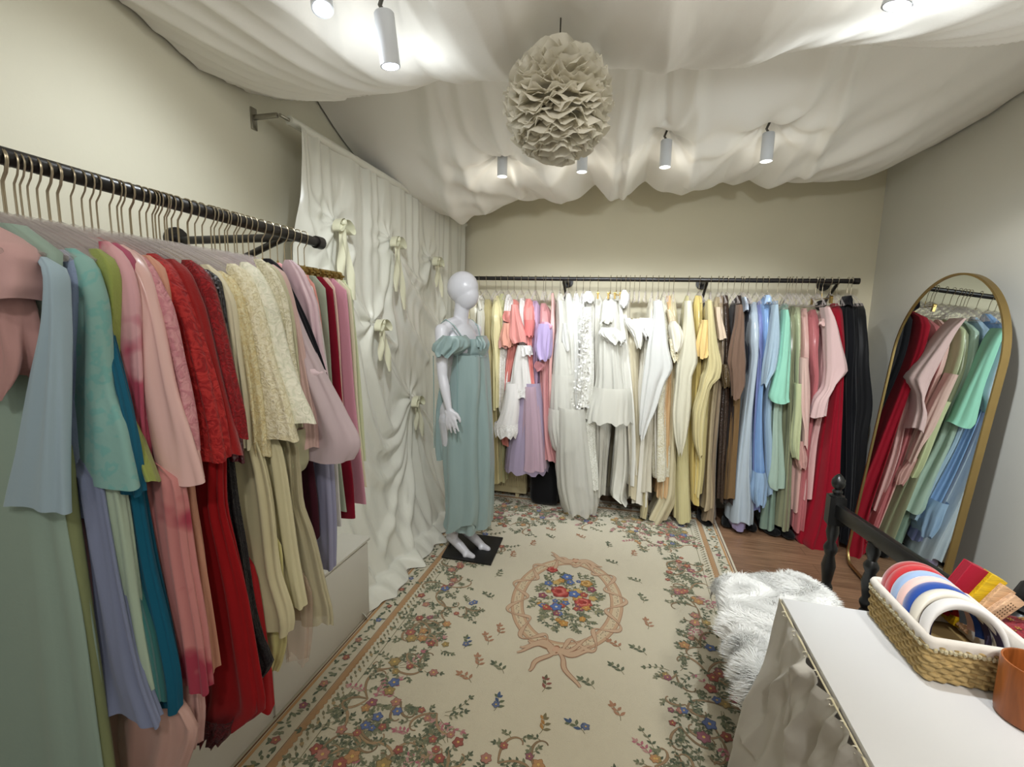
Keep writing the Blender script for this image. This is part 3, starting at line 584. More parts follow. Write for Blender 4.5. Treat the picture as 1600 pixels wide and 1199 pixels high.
bg('gown', 'olive satin gown with a crinkled ruffle running down its side', mat('satin', '#83866a'), '478,1238,1243 496,1234,1248 560,1230,1246 640,1228,1244 720,1224,1240 800,1216,1240 829,1214,1238', y0=3.40, n=7, amp=.014)
bg('gown', 'pale pistachio gown with pointed sleeve tip', mat('satin', '#b0b792'), '480,1246,1252 492,1243,1256 560,1244,1256 640,1242,1254 690,1240,1252 720,1242,1250', y0=3.38, dep=.38, n=5, ex=[('sleeve', mat('organza', '#b9bf95', alpha=.95), '600,1244,1256 650,1242,1254 700,1240,1252 718,1243,1251', 3.34, .06, 4, .008)])
bg('gown', 'blush gown with softly pointed chiffon sleeve', mat('satin', '#cba49b'), '482,1256,1262 496,1252,1267 560,1252,1268 640,1248,1262 740,1242,1256 800,1240,1252', y0=3.42, n=6,
   ex=[('cape_sleeve', mat('organza', '#d3b2a8', alpha=.95), '560,1254,1266 600,1252,1267 640,1252,1265 680,1258,1264 700,1258,1264', 3.33, .1, 6, .010, .012), ('lower_ruffle', mat('satin', '#c79a92'), '690,1248,1258 720,1246,1262 734,1250,1260', 3.36, .06, 6, .01)])
bg('gown', 'rose satin gown with glossy crumpled bust', mat('satin', '#b4696c'), '484,1268,1275 500,1264,1284 540,1264,1284 600,1268,1282 700,1254,1270 800,1244,1266 832,1241,1262', y0=3.40, n=9, amp=.016)
bg('gown', 'pale pink gown with wide bell sleeve in front of the red gown', mat('satin', '#cfa5a2'), '478,1292,1298 494,1288,1306 560,1286,1306 640,1276,1292 700,1264,1280 780,1254,1270', y0=3.40, n=6,
   ex=[('bell_sleeve', mat('cloth', '#d3b4b2'), '480,1292,1300 500,1295,1311 540,1296,1321 570,1296,1328 580,1296,1329 592,1295,1318 604,1294,1306 630,1278,1296 653,1273,1293', 3.28, .14, 5, .010, .012), ('bust_frill', mat('cloth', '#d9b5b0'), '498,1284,1290 508,1284,1298', 3.34, .06, 6, .008)])
bg('gown', 'scarlet long gown spreading onto the wooden floor', mat('cloth', '#8e1023'), '474,1302,1310 490,1300,1322 560,1306,1326 640,1296,1324 720,1284,1322 780,1274,1322 830,1260,1322 858,1248,1322 880,1268,1320', y0=3.34, dep=.42, n=8, amp=.018)
bg('gown', 'black gown immediately right of the scarlet one', mat('cloth', '#0f1014'), '470,1324,1332 488,1322,1340 560,1324,1342 660,1322,1340 760,1320,1340 850,1312,1336', y0=3.38, n=7,
   ex=[('shoulder_puff', mat('cloth', '#131318'), '462,1326,1332 470,1323,1337 478,1326,1335', 3.44, .12, 5, .008)])
bg('gown', 'black chiffon gown last on the back rail beside the mirror', mat('organza', '#101114', alpha=.97), '474,1338,1350 490,1336,1360 560,1336,1366 640,1334,1371 680,1332,1360 760,1330,1352 850,1326,1346', y0=3.36, n=9, amp=.014, hx=1326)
for k, hx in enumerate([838, 853, 992, 1000, 1148, 1239, 1281, 1287]):
    X = ony(hx, 436, 3.6)[0]
    hanger('clear' if k not in (7,) else 'clip', 'B', (X, BY, BZ(X)), 'with nothing visible on it among the gowns of the back rail', 'empty looking hangers on the back rail', random.uniform(-.1, .1))
# ------------------------------------------------------------------ curtain on the left wall
def seg_dist(U, V, pts):
    D = np.full(U.shape, 9.)
    for (a, b), (c, d) in zip(pts[:-1], pts[1:]):
        L2 = (c-a)**2+(d-b)**2+1e-9; t = np.clip(((U-a)*(c-a)+(V-b)*(d-b))/L2, 0, 1)
        D = np.minimum(D, np.hypot(U-a-t*(c-a), V-b-t*(d-b)))
    return D
def smooth_poly(p, n=24):
    p = np.array(p, float); s = np.r_[0, np.cumsum(np.hypot(*np.diff(p, axis=0).T))]; t = np.linspace(0, s[-1], n)
    if len(p) < 3: return np.stack([np.interp(t, s, p[:, 0]), np.interp(t, s, p[:, 1])], 1)
    q = [np.interp(t, s, p[:, i]) for i in (0, 1)]
    for _ in range(2): q = [np.r_[v[0], (v[:-2]+2*v[1:-1]+v[2:])/4, v[-1]] for v in q]
    return np.stack(q, 1)
CX = -1.43
def cyz(px, py): v = onx(px, py, CX+.05); return (v[1], v[2])
bows = [(525, 348), (612, 374), (676, 405), (588, 503), (644, 622)]
ridges = [  # polyline px, width, amp
 ([(466, 200), (478, 330), (492, 375), (506, 388), (518, 362), (524, 350)], .030, .040), ([(474, 200), (486, 290), (500, 330)], .022, .018),
 ([(530, 350), (548, 372), (556, 395), (548, 430)], .028, .035), ([(524, 350), (520, 400), (520, 440)], .022, .03), ([(532, 360), (552, 440), (566, 480), (580, 498)], .028, .035),
 ([(510, 392), (528, 430), (548, 470), (572, 520), (582, 505)], .03, .03), ([(588, 503), (600, 482), (610, 440), (612, 380)], .026, .03),
 ([(594, 510), (612, 536), (626, 546), (622, 520), (614, 470), (618, 400)], .028, .030), ([(612, 374), (632, 408), (656, 440), (668, 446), (672, 425), (676, 405)], .028, .032),
 ([(616, 385), (636, 430), (660, 470), (690, 515)], .03, .032), ([(612, 385), (622, 440), (640, 500), (672, 560)], .03, .028), ([(680, 415), (690, 450), (700, 490)], .025, .028),
 ([(586, 512), (580, 560), (600, 640), (612, 680), (626, 660), (640, 628)], .032, .036), ([(590, 512), (604, 560), (624, 600), (640, 618)], .03, .03), ([(596, 510), (616, 570), (634, 610)], .022, .024),
 ([(560, 540), (575, 640), (600, 710), (625, 690), (640, 632)], .032, .034), ([(548, 560), (560, 700), (590, 760), (622, 730), (642, 640)], .034, .03),
 ([(644, 625), (640, 700), (628, 780), (600, 860), (585, 930)], .028, .04), ([(645, 625), (648, 720), (645, 800), (630, 880)], .026, .036), ([(648, 625), (660, 720), (668, 800), (664, 870)], .026, .036),
 ([(652, 628), (676, 690), (690, 760), (696, 840)], .028, .034), ([(643, 630), (630, 720), (600, 800), (570, 860)], .026, .028), ([(650, 626), (672, 660), (692, 690)], .024, .026), ([(640, 620), (632, 740), (612, 830)], .016, .02)]
ny, nz = 420, 420
Yg, Sg = np.meshgrid(np.linspace(0, 1, ny), np.linspace(0, 1, nz))
ztop = 2.29
Zc = ztop*(1-Sg)
Yc_ = 1.755+Yg*(3.86-1.755)
D = np.zeros_like(Zc)
for pts, w, a in ridges:
    q = smooth_poly([cyz(*p) for p in pts]); dd = seg_dist(Yc_, Zc, q)
    D = np.maximum(D, a*np.exp(-(dd/(w*1.35))**2))
top = np.clip((Zc-1.0)/1.0, 0.15, 1)
fold = (.007*np.sin(Yc_*71+1.3*np.sin(Zc*2.4+Yc_*3))*(.5+.5*np.sin(Yc_*13+Zc))+.007*np.sin(Yc_*29+1.5*Zc+2*np.sin(Yc_*5)))*top
fold *= np.clip(1-D*18, .25, 1)
low = np.clip((.95-Zc)/.95, 0, 1)
fan = (.016*np.sin(Yc_*27+2*Zc+np.sin(Yc_*9)*1.5)+.007*np.sin(Yc_*55-1.5*Zc))*low
for bx, by in bows:
    b = cyz(bx, by); rr = np.hypot(Yc_-b[0], (Zc-b[1])*1.0); an = np.arctan2(Yc_-b[0], b[1]-Zc)
    fan += .006*np.sin(an*9)*np.exp(-(rr/.22)**2)*(rr > .01)
    D -= .015*np.exp(-(rr/.03)**2)
Xc_ = CX+.015+D+fold+fan+.20*low**2.2
# the cloth that lies on the floor
pud = np.clip((.10-Zc)/.10, 0, 1)
Xc_ = Xc_+pud*(.05+.02*np.sin(Yc_*13)+.008*np.sin(Yc_*41))
Zc2 = np.where(Zc < .10, .012+Zc*.75+.008*np.abs(np.sin(Yc_*19))*pud+.018*np.clip(np.sin(pud*3.1), 0, 1), Zc)
Yc2 = Yc_+low**2*.10*(1-Yg)*1.0-.02*np.sin(Zc*5)*(1-Yg)
ct = thing('curtain', 'white satin curtain gathered with bows covering the left wall to the corner', 'curtain', (CX, 2.7, 0))
SATW = mat('satin', '#dcdbd0')
grid(np.stack([Xc_, Yc2, Zc2], -1), 'curtain_cloth', SATW, ct)
hd = MB().tube([(CX+.012, 1.75, 2.30), (CX+.012, 3.88, 2.295)], .019, 12); hd.build('rod_pocket', SATW, ct)
rt = thing('curtain_rod', 'thin metal curtain rod on a small bracket above the gathered curtain', 'curtain rod', (CX, 1.7, 2.33))
MB().tube([(CX+.012, 1.70, 2.30), (CX+.012, 3.9, 2.295)], .007, 10).build('rod', mat('metal', '#b9b5ab'), rt)
bp = MB().box((XL+.004, 1.70, 2.295), (.007, .03, .085)).box((XL+.06, 1.70, 2.30), (.12, .012, .018)); bp.build('bracket', mat('metal', '#a8a59c'), rt, True, .001)
blabel = ['satin bow nearest the curtain rod bracket on the gathered curtain', 'satin bow high on the middle of the gathered curtain', 'satin bow beside the head of the mannequin on the curtain',
          'satin bow low on the curtain left side behind the pale green trousers', 'satin bow lowest on the curtain behind the sage dress']
for i, (bx, by) in enumerate(bows):
    y, z = cyz(bx, by); x = CX+.08; s = .78
    t = thing('ribbon_bow', blabel[i], 'bow', (x, y, z), 'bows on the curtain'); bm_ = mat('satin', '#d8d6bb')
    for sg in (-1, 1):
        P = []
        for k in range(15):
            a = k/14*2*PI; L = .085*s
            u = sg*L*(1-math.cos(a))/2; v = -.045*s*(1-math.cos(a))/2+.035*s*math.sin(a)
            P.append([(x+wv+.012*math.sin(a*.5), y+u, z+v) for wv in np.linspace(-.018, .022, 5)])
        grid(P, 'loop', bm_, t)
    tl = [.46, .52, .34, .36, .34][i]*s
    for sg in (-1, 1):
        P = []
        for k in range(16):
            q = k/15; w = .010+.016*min(1, q*3)
            P.append([(x+.004+.02*q+.006*math.sin(q*9+wv*2), y+sg*(.006+.045*q)+wv*w, z-tl*(1 if sg > 0 else .75)*q) for wv in np.linspace(-1, 1, 7)])
        grid(P, 'tail', bm_, t)
    MB().lathe((x+.012, y, z-.016), [(.004, 0), (.014, .006), (.016, .016), (.013, .026), (.004, .032)], 14).build('knot', bm_, t)
# ------------------------------------------------------------------ ceiling drapery
DR = mat('cloth', '#efece4')
pn = [(130, 60), (240, 95), (330, 118), (400, 135), (500, 138), (590, 131), (625, 122), (655, 106), (700, 118), (780, 119), (830, 112), (870, 96), (930, 86), (985, 92), (1040, 109), (1075, 96), (1130, 90), (1180, 86), (1260, 62), (1350, 47), (1450, 48), (1600, 44)]
nb_ = [ony(a, b, 1.5) for a, b in pn]; nx_ = [v[0] for v in nb_]; nz_ = [v[2] for v in nb_]
xs = np.linspace(XL+.012, XR-.012, 330); ys = np.linspace(.05, 2.35, 230); X, Y = np.meshgrid(xs, ys)
zb = np.interp(X, nx_, nz_)
pitch = lambda X, Y: None
tail = np.where(X < -1.15, 1.0, .75)
sag = np.where(Y < 1.5, 1-((1.5-Y)/1.45)**2, 1-((Y-1.5)/tail)**2); sag = np.clip(sag, 0, 1)
zm = 2.40
Zt = 2.84
k_ = np.exp(-((Y-1.5)/.42)**2)
Zd = Zt-(Zt-(zb*k_+zm*(1-k_)))*sag
q = (X+.3)/(2.45-Y)
Zd += (.020*np.sin(q*17+1.2*np.sin(Y*2))+.024*np.abs(np.sin(q*19+Y))**.8+.014*np.abs(np.sin(q*37-Y))**.8+.012*np.sin(q*9-2))*np.clip(sag, .1, 1)*(1-.75*k_)
for lx, ly in [(-.705, 1.28), (-.85, 1.20), (.56, 1.28), (-.24, 1.44)]:
    r2 = np.hypot(X-lx, Y-ly); Zd += (.11 if lx != -.24 else .07)*np.exp(-(r2/.11)**2)*(1 if lx < 0 else 1.2)
Zd = np.minimum(Zd, ZC-.01)
grid(np.stack([X, Y, Zd], -1), 'ceiling_drape', DR, None); o = bpy.data.objects['ceiling_drape']
tag(o, 'white ceiling drape hanging over the front half of the room', 'drape', 'ceiling drapes')
pb = [(600, 290), (660, 325), (710, 335), (750, 325), (790, 308), (830, 299), (870, 310), (900, 296), (925, 281), (945, 298), (962, 303), (985, 292), (1010, 272), (1040, 286), (1070, 295), (1100, 288), (1130, 275), (1160, 279), (1190, 266), (1215, 279), (1250, 270), (1290, 271), (1330, 272), (1370, 267), (1410, 250), (1460, 225)]
bb_ = [ony(a, b, 3.2) for a, b in pb]; bx_ = [v[0] for v in bb_]; bz_ = [v[2] for v in bb_]
ys = np.linspace(1.80, YB-.02, 300); xs = np.linspace(XL+.012, XR-.012, 420); X, Y = np.meshgrid(xs, ys)
zb = np.interp(X, [-1.55]+bx_+[1.68], [2.29]+bz_+[2.56])
sag = np.where(Y < 3.05, np.sin(PI/2*np.clip((Y-1.8)/1.2, 0, 1)**.75), np.where(Y < 3.3, 1, 1-((Y-3.3)/.62)**2*.85))
k_ = np.clip((Y-2.45)/.65, 0, 1); k_ = k_*k_*(3-2*k_)
zmean = np.interp(X, [-1.55, -1.2, 0, 1.2, 1.68], [2.29, 2.30, 2.38, 2.42, 2.56])
Zd = 2.82-(2.82-(zb*k_+zmean*(1-k_)))*sag
q = X*(1+.25*(Y-3.2))+.25*(Y-3.2)*np.sign(X-.1)*np.minimum(1, np.abs(X-.1))
w_ = np.clip(sag, .1, 1)*np.clip(1.3-np.abs(Y-2.7), .3, 1)
w_ = w_*np.interp(X, [-1.55, -1.25, -1.0, 1.0, 1.3, 1.68], [.1, .15, 1, 1, .3, .15])
Zd += (.016*np.sin(q*19+1.5*np.sin(Y*2.2))+.012*np.sin(q*33+Y*2)+.012*np.sin(q*8+Y))*w_
for lx, ly in BACK_LAMPS:
    dx, dy = X-lx, Y-ly; r2 = np.hypot(dx, dy); an = np.arctan2(dx, dy)
    Zd += .10*np.exp(-(r2/.12)**2)+.014*np.sin(an*7+lx*5)*np.exp(-(r2/.38)**2)*np.clip(r2/.05, 0, 1)
for pts, w, a in [([(640, 112), (672, 200), (705, 285), (735, 325)], .05, .045), ([(650, 112), (700, 210), (760, 300)], .03, .03), ([(720, 122), (760, 190), (800, 250), (815, 290)], .03, .03), ([(1300, 130), (1262, 190), (1205, 212)], .05, .05), ([(1350, 105), (1310, 200), (1262, 262)], .03, .035),
                  ([(1040, 112), (1038, 215)], .02, -.03), ([(1105, 112), (1078, 190), (1048, 228)], .03, .03), ([(1090, 120), (1090, 200), (1080, 270)], .03, .022), ([(985, 140), (965, 220), (955, 290)], .035, .035), ([(1010, 140), (985, 230), (975, 290)], .025, .03), ([(690, 130), (730, 220), (780, 245)], .03, .03)]:
    qq = smooth_poly([tuple(onz(*p, 2.40)[:2]) for p in pts]); Zd -= a*np.exp(-(seg_dist(X, Y, qq)/w)**2)
Zd = np.minimum(Zd, ZC-.015)
o = grid(np.stack([X, Y, Zd], -1), 'ceiling_drape', DR, None)
tag(o, 'white ceiling drape swagged above the back rail in scalloped bellies', 'drape', 'ceiling drapes')
# ------------------------------------------------------------------ lamps
def track_lamp(x, y, zb_, L, r, label, tiltv=(0, 0, -1), e=14):
    t = thing('ceiling_spotlight', label, 'spotlight', (x, y, zb_+L), 'white cylinder spotlights')
    wm = mat('gloss', '#c9ccd0', r=.45); d = Vector(tiltv).normalized(); top = Vector((x, y, zb_+L)); bot = top+d*L
    up = d.orthogonal().normalized(); sd = d.cross(up)
    prof = [(r*.35, 0), (r*.9, 0), (r, .004), (r, L), (r*.86, L), (r*.84, L-.02), (r*.3, L-.03)]
    n = 28; V = []
    for rr, h in prof:
        for k in range(n): V.append(top+d*h+(up*math.cos(2*PI*k/n)+sd*math.sin(2*PI*k/n))*rr)
    Fc = [(i*n+k, i*n+(k+1) % n, (i+1)*n+(k+1) % n, (i+1)*n+k) for i in range(len(prof)-1) for k in range(n)]
    MB().add(V, Fc+[tuple(range(n))]).build('housing', wm, t)
    V = [bot-d*.022+(up*math.cos(2*PI*k/n)+sd*math.sin(2*PI*k/n))*r*.8 for k in range(n)]
    MB().add(V, [tuple(range(n))]).build('lens', mat('emit', '#eef4ff', e=e), t)
    st = MB().tube([top-d*.002, top+Vector((-.012, 0, .02)), top+Vector((0, 0, .05)), (x, y, ZC-.001)], .006, 8)
    st.build('stem', mat('gloss', '#4b4840', r=.5), t)
    return t
lab = ['white cylinder spotlight left of the paper pompom at the back', 'white cylinder spotlight right below the paper pompom', 'white cylinder spotlight above the centre of the back rail', 'white cylinder spotlight farthest right over the back rail']
for (x, y), l in zip(BACK_LAMPS, lab): track_lamp(x, y, 2.315, .135, .029, l, e=.5)
track_lamp(-.712, 1.28, 2.205, .135, .028, 'white cylinder spotlight shining brightly on the front drape at top left', (.08, .10, -1), 25)
track_lamp(-.86, 1.20, 2.29, .135, .028, 'white cylinder spotlight cut by the top edge of the picture at left', (.25, -.25, -1), 25)
track_lamp(.56, 1.28, 2.20, .13, .03, 'white cylinder spotlight cut by the top edge of the picture at right', (-.2, .15, -1), 25)
spill((-.67, 1.40, 2.20), .55, rad=.015); spill((-.80, 1.24, 2.24), .6, rad=.015); spill((.66, 1.36, 2.20), .6, rad=.02)  # added point lights beside the front lamps, spill onto the drape
# ------------------------------------------------------------------ paper pompom
pc = Vector(ony(872, 163, 1.44)); PR = .152
t = thing('paper_pompom', 'large white paper pompom hanging from the ceiling drapes', 'pompom', tuple(pc))
MB().tube([pc+Vector((0, 0, .15)), (pc.x, pc.y, ZC-.001)], .0022, 6).build('cord', mat('cloth', '#4f4c44'), t)
mb = MB(); r = random.Random(3); NP_ = 330
for k in range(NP_):
    zz = 1-2*(k+.5)/NP_; a = k*2.399963; rr = math.sqrt(1-zz*zz); d = Vector((rr*math.cos(a), rr*math.sin(a), zz))
    side = d.cross(Vector((0, 0, 1))); side = side.normalized() if side.length > .05 else Vector((1, 0, 0))
    dn = d.cross(side).normalized()
    if dn.z > 0: dn = -dn
    lean = r.uniform(.25, .8); ax = (d*(1-lean*.45)+dn*lean*(.55 if zz > -.6 else .15)+side*r.uniform(-.2, .2)).normalized()
    sd = side+Vector((r.uniform(-.3, .3), r.uniform(-.3, .3), r.uniform(-.25, .25))); sd = (sd-ax*sd.dot(ax)).normalized(); nn = ax.cross(sd)
    base = pc+d*PR*.58-dn*.0; L = PR*r.uniform(.42, .54); w = r.uniform(.036, .052); ph = r.uniform(0, 6)
    V = []
    for i in range(5):
        u = i/4; ww = w*(.35+.65*math.sin(min(1, u*1.25)*PI*.55))*(1 if u < .8 else .78)
        for j in range(7):
            v = j/3-1
            V.append(base+ax*L*(u-.16*v*v*u)+sd*ww*v+nn*(.010*math.sin(v*4+ph)*u+.016*v*v*u-.008*u*u))
    mb.add(V, [(i*7+j, i*7+j+1, (i+1)*7+j+1, (i+1)*7+j) for i in range(4) for j in range(6)])
mb.build('petals', mat('paper', '#efebde'), t, True, 0, False)
me = bpy.data.meshes.new('mesh'); bm = bmesh.new(); bmesh.ops.create_icosphere(bm, subdivisions=3, radius=PR*.66); bm.to_mesh(me); bm.free()
o = link('paper_core', me, mat('paper', '#e3dfd0'), t); o.matrix_parent_inverse = Matrix.Identity(4)
# ------------------------------------------------------------------ carpet
class Dec:
    def __init__(s): s.v = []; s.f = []; s.c = []; s.z = .0092
    def poly(s, P, col, dz=0):
        o = len(s.v); zz = s.z+dz*4+(len(s.f) % 61)*5e-6; s.v += [(x, y, zz) for x, y in P]; s.f.append(tuple(range(o, o+len(P)))); s.c.append(lin(col) if isinstance(col, str) else col)
    def strip(s, P, w, col, dz=0):
        P = np.array(P, float); T = np.gradient(P, axis=0); T /= np.linalg.norm(T, axis=1)[:, None]+1e-9; Nn = np.stack([-T[:, 1], T[:, 0]], 1)
        w = np.ones(len(P))*w if not hasattr(w, '__len__') else np.array(w)
        A, B = P+Nn*w[:, None], P-Nn*w[:, None]
        for i in range(len(P)-1): s.poly([A[i], A[i+1], B[i+1], B[i]], col, dz)
    def leaf(s, x, y, a, L, w, col, dz=.0002):
        ca, sa = math.cos(a), math.sin(a); pr = [(0, 0), (.25, .7), (.5, 1), (.78, .6), (1, 0), (.78, -.6), (.5, -1), (.25, -.7)]
        s.poly([(x+ca*L*u-sa*w*v, y+sa*L*u+ca*w*v) for u, v in pr], col, dz)
    def flower(s, x, y, r, col, n=5, ctr='#cfae6a', dz=.0004):
        ph = rr_.uniform(0, 6); dark = tuple(v*.62 for v in lin(col))
        for k in range(n):
            a = ph+2*PI*k/n; s.leaf(x, y, a, r, r*.46, dark, dz); s.leaf(x+.12*r*math.cos(a), y+.12*r*math.sin(a), a, r*.78, r*.33, col, dz+.0001)
        s.poly([(x+r*.22*math.cos(q*PI/3), y+r*.22*math.sin(q*PI/3)) for q in range(6)], ctr, dz+.0002)
    def rose(s, x, y, r, cols):
        for j, (q, c) in enumerate(zip((1, .8, .6, .42, .25), cols)):
            ph = rr_.uniform(0, 6); s.poly([(x+(r*q*(1+.12*math.sin(5*a+ph)))*math.cos(a)+.08*r*j*math.cos(ph), y+(r*q*(1+.12*math.sin(5*a+ph)))*math.sin(a)) for a in np.linspace(0, 2*PI, 20, endpoint=False)], c, .0005+.0001*j)
rr_ = random.Random(12)
d = Dec(); GRN = ['#666c58', '#787b63', '#5c6453', '#82816a']; TAN = ['#9c8266', '#a68c6e', '#8f795f']; FL = ['#9c5e55', '#64729a', '#b58a63', '#93616a', '#ad7d70', '#a08a5e', '#a2675c']
RX0, RX1, RY0, RY1 = -1.205, .705, .86, 3.74
mcx, mcy = (RX0+RX1)/2, 2.33
def rect(x0, y0, x1, y1, col, dz=0): d.poly([(x0, y0), (x1, y0), (x1, y1), (x0, y1)], col, dz)
def frame(i, w, col, dz=0):
    x0, x1, y0, y1 = RX0+i, RX1-i, RY0+i, RY1-i
    rect(x0, y0, x1, y0+w, col, dz); rect(x0, y1-w, x1, y1, col, dz); rect(x0, y0+w, x0+w, y1-w, col, dz); rect(x1-w, y0+w, x1, y1-w, col, dz)
rect(RX0, RY0, RX1, RY1, '#cbc2ab', -.0004)
frame(.008, .006, '#6d4a30'); frame(.018, .013, '#b58d62'); frame(.112, .022, '#ad8a66'); frame(.108, .003, '#8d6a4a', .0001); frame(.134, .003, '#8d6a4a', .0001); frame(.196, .003, '#7a7456')
def sprig(x, y, a, L, cols, n=4, lw=.013, dz=0, stem='#7c7558'):
    P = [(x+L*u*math.cos(a+.5*u), y+L*u*math.sin(a+.5*u)) for u in np.linspace(0, 1, 6)]; d.strip(P, .0012, stem, dz)
    for k in range(n):
        u = (k+1)/n; px_, py_ = x+L*u*math.cos(a+.5*u), y+L*u*math.sin(a+.5*u)
        for sg in (-1, 1): d.leaf(px_, py_, a+.5*u+sg*.85, lw*1.9*(1.15-.4*u), lw*.42, rr_.choice(cols), dz+.0001)
    d.leaf(px_, py_, a+.5, lw*2, lw*.42, rr_.choice(cols), dz+.0001)
# scalloped edge on the orange line, small scroll band and outer floral band on all four sides
def side_pts(i, step):
    x0, x1, y0, y1 = RX0+i, RX1-i, RY0+i, RY1-i; out = []
    for y in np.arange(y0, y1, step): out += [(x0, y, PI/2, 1), (x1, y, PI/2, -1)]
    for x in np.arange(x0, x1, step): out += [(x, y0, 0, -1), (x, y1, 0, 1)]
    return out
for x, y, a, s in side_pts(.137, .024): d.poly([(x+.006*math.cos(q), y+.010*math.sin(q)) if abs(a) > .1 else (x+.010*math.cos(q), y+.006*math.sin(q)) for q in np.linspace(0, 2*PI, 8, endpoint=False)], '#ad8a66', .0001)
for i, (x, y, a, s) in enumerate(side_pts(.167, .030)):
    d.leaf(x, y, a+.7*(-1)**i, .026, .0055, '#7a7660', .0001); d.leaf(x, y, a-2.4*(-1)**i, .018, .004, '#8c8266', .0001); 
    if i % 6 == 0: d.poly([(x+.008*math.cos(q), y+.008*math.sin(q)) for q in np.linspace(0, 2*PI, 7, endpoint=False)], '#a58f6c', .0001)
for i, (x, y, a, s) in enumerate(side_pts(.068, .038)):
    for _ in range(4): d.leaf(x+rr_.uniform(-.022, .022), y+rr_.uniform(-.022, .022), rr_.uniform(0, 6.28), rr_.uniform(.018, .032), .006, rr_.choice(GRN), .0001)
    if i % 7 < 2: d.flower(x+rr_.uniform(-.012, .012), y, rr_.uniform(.014, .022), rr_.choice(FL))
# scrolling foliage in the field
def curl(x, y, a, L, turn, col, w=.005):
    P = [(x, y)]; n = 22
    for k in range(n):
        a += turn*(.05+.30*(k/n)**1.6); P.append((P[-1][0]+L/n*math.cos(a)*(1.25-.7*k/n), P[-1][1]+L/n*math.sin(a)*(1.25-.7*k/n)))
    ww = [w*(.5+.9*math.sin(PI*min(1, k/n*1.3))) for k in range(n+1)]
    d.strip(P, [q+.0012 for q in ww], tuple(v*.6 for v in lin(col)), .0001); d.strip(P, ww, col, .0002); return P
def cluster(x, y, k=1., dens=1.):
    for _ in range(int(3*dens)):
        a = rr_.uniform(0, 6.28); P = curl(x, y, a, rr_.uniform(.16, .28)*k, rr_.choice((-1, 1)), rr_.choice(TAN), .004*k)
        for q in P[4:-4:4]: sprig(q[0], q[1], rr_.uniform(0, 6.28), .04*k, GRN, 2, .014*k, .0001)
    for _ in range(int(5*dens)):
        a = rr_.uniform(0, 6.28); sprig(x+.03*math.cos(a), y+.03*math.sin(a), a, rr_.uniform(.07, .15)*k, GRN if rr_.random() < .8 else ['#b0707a', '#b98f8a'], 4, .016*k, .0001)
    for _ in range(int(3*dens)):
        a = rr_.uniform(0, 6.28); q = rr_.uniform(.02, .11)*k
        d.flower(x+q*math.cos(a), y+q*math.sin(a), rr_.uniform(.02, .036)*k, rr_.choice(FL), rr_.choice((5, 6)))
ix0, ix1, iy0, iy1 = RX0+.2, RX1-.2, RY0+.2, RY1-.2
for y in np.arange(iy0+.06, iy1-.04, .165):
    t_ = abs(y-(iy0+iy1)/2)/((iy1-iy0)/2)
    for (xa, sg) in ((ix0, 1), (ix1, -1)):
        cluster(xa+sg*rr_.uniform(.07, .11), y+rr_.uniform(-.03, .03), .82, 1)
        if rr_.random() < .35+.65*t_: cluster(xa+sg*rr_.uniform(.19, .25), y+rr_.uniform(-.04, .04), .7, .7)
        if t_ > .62: cluster(xa+sg*rr_.uniform(.32, .42), y, .75, .8)
for x in np.arange(ix0+.15, ix1-.1, .17):
    for (ya, sg) in ((iy0, 1), (iy1, -1)):
        cluster(x, ya+sg*.1, .85, 1); 
        if rr_.random() < .8: cluster(x+rr_.uniform(-.05, .05), ya+sg*.26, .75, .8)
# scattered sprigs placed as in the photo
for px, py, c in [(740, 1062, 'r'), (790, 1048, 'g'), (849, 1076, 'm'), (930, 1072, 'g'), (970, 1012, 'r'), (1012, 980, 'r'), (1005, 940, 'g'), (975, 1050, 'g'), (780, 990, 'r'), (765, 1004, 'r'), (775, 900, 'g'), (772, 935, 'g'), (845, 1140, 'o'), (915, 1140, 'b'), (775, 1105, 'b'), (970, 1120, 'r'), (870, 870 - 40, 'r'), (914, 842, 'r'), (950, 855, 'g'), (986, 868, 'r'), (1003, 910, 'g'), (966, 882, 'g'), (798, 870, 'r'), (828, 852, 'r'), (866, 842, 'g'), (745, 965, 'g'), (1010, 1020, 'g'), (728, 1010, 'b'), (748, 1040, 'r')]:
    x, y = onz(px, py)[:2]; cc = {'r': ['#a37a60', '#aa8168'], 'g': GRN, 'm': ['#8d5a52', '#6a6450'], 'o': ['#a9804f', '#7b7358'], 'b': ['#4e5f7c', '#6a7058']}[c]
    sprig(x, y-.03, rr_.uniform(.8, 2.2), .065, cc, 3, .016, .0001)
    if c == 'b': d.flower(x, y, .018, '#66708c')
# medallion
mx, my = onz(886, 938)[:2]; A_, B_ = .262, .385
th = np.linspace(0, 2*PI, 120)
d.strip([(mx+A_*math.cos(a), my+B_*math.sin(a)) for a in th], .034, '#a07c62', .0001)
d.strip([(mx+A_*math.cos(a), my+B_*math.sin(a)) for a in th], .031, '#c0a083', .0002)
d.strip([(mx+A_*math.cos(a), my+B_*math.sin(a)) for a in th], .017, '#cbb99b', .0003)
for k in range(210):
    a = 2*PI*k/210; q = rr_.uniform(-.011, .011); d.leaf(mx+(A_+q)*math.cos(a), my+(B_+q)*math.sin(a), rr_.uniform(0, 6), .010, .0022, '#7d6f60', .0004)
for n_, ph in ((11, 0),):
    P = [(mx+(A_+.052*math.sin(n_*a+ph))*math.cos(a), my+(B_+.052*math.sin(n_*a+ph))*math.sin(a)) for a in np.linspace(0, 2*PI, 300)]
    d.strip(P, [.0085+.004*math.sin(n_*2*a) for a in np.linspace(0, 2*PI, 300)], '#9a735c', .0005); d.strip(P, [.0060+.004*math.sin(n_*2*a) for a in np.linspace(0, 2*PI, 300)], '#c4a78c', .0006)
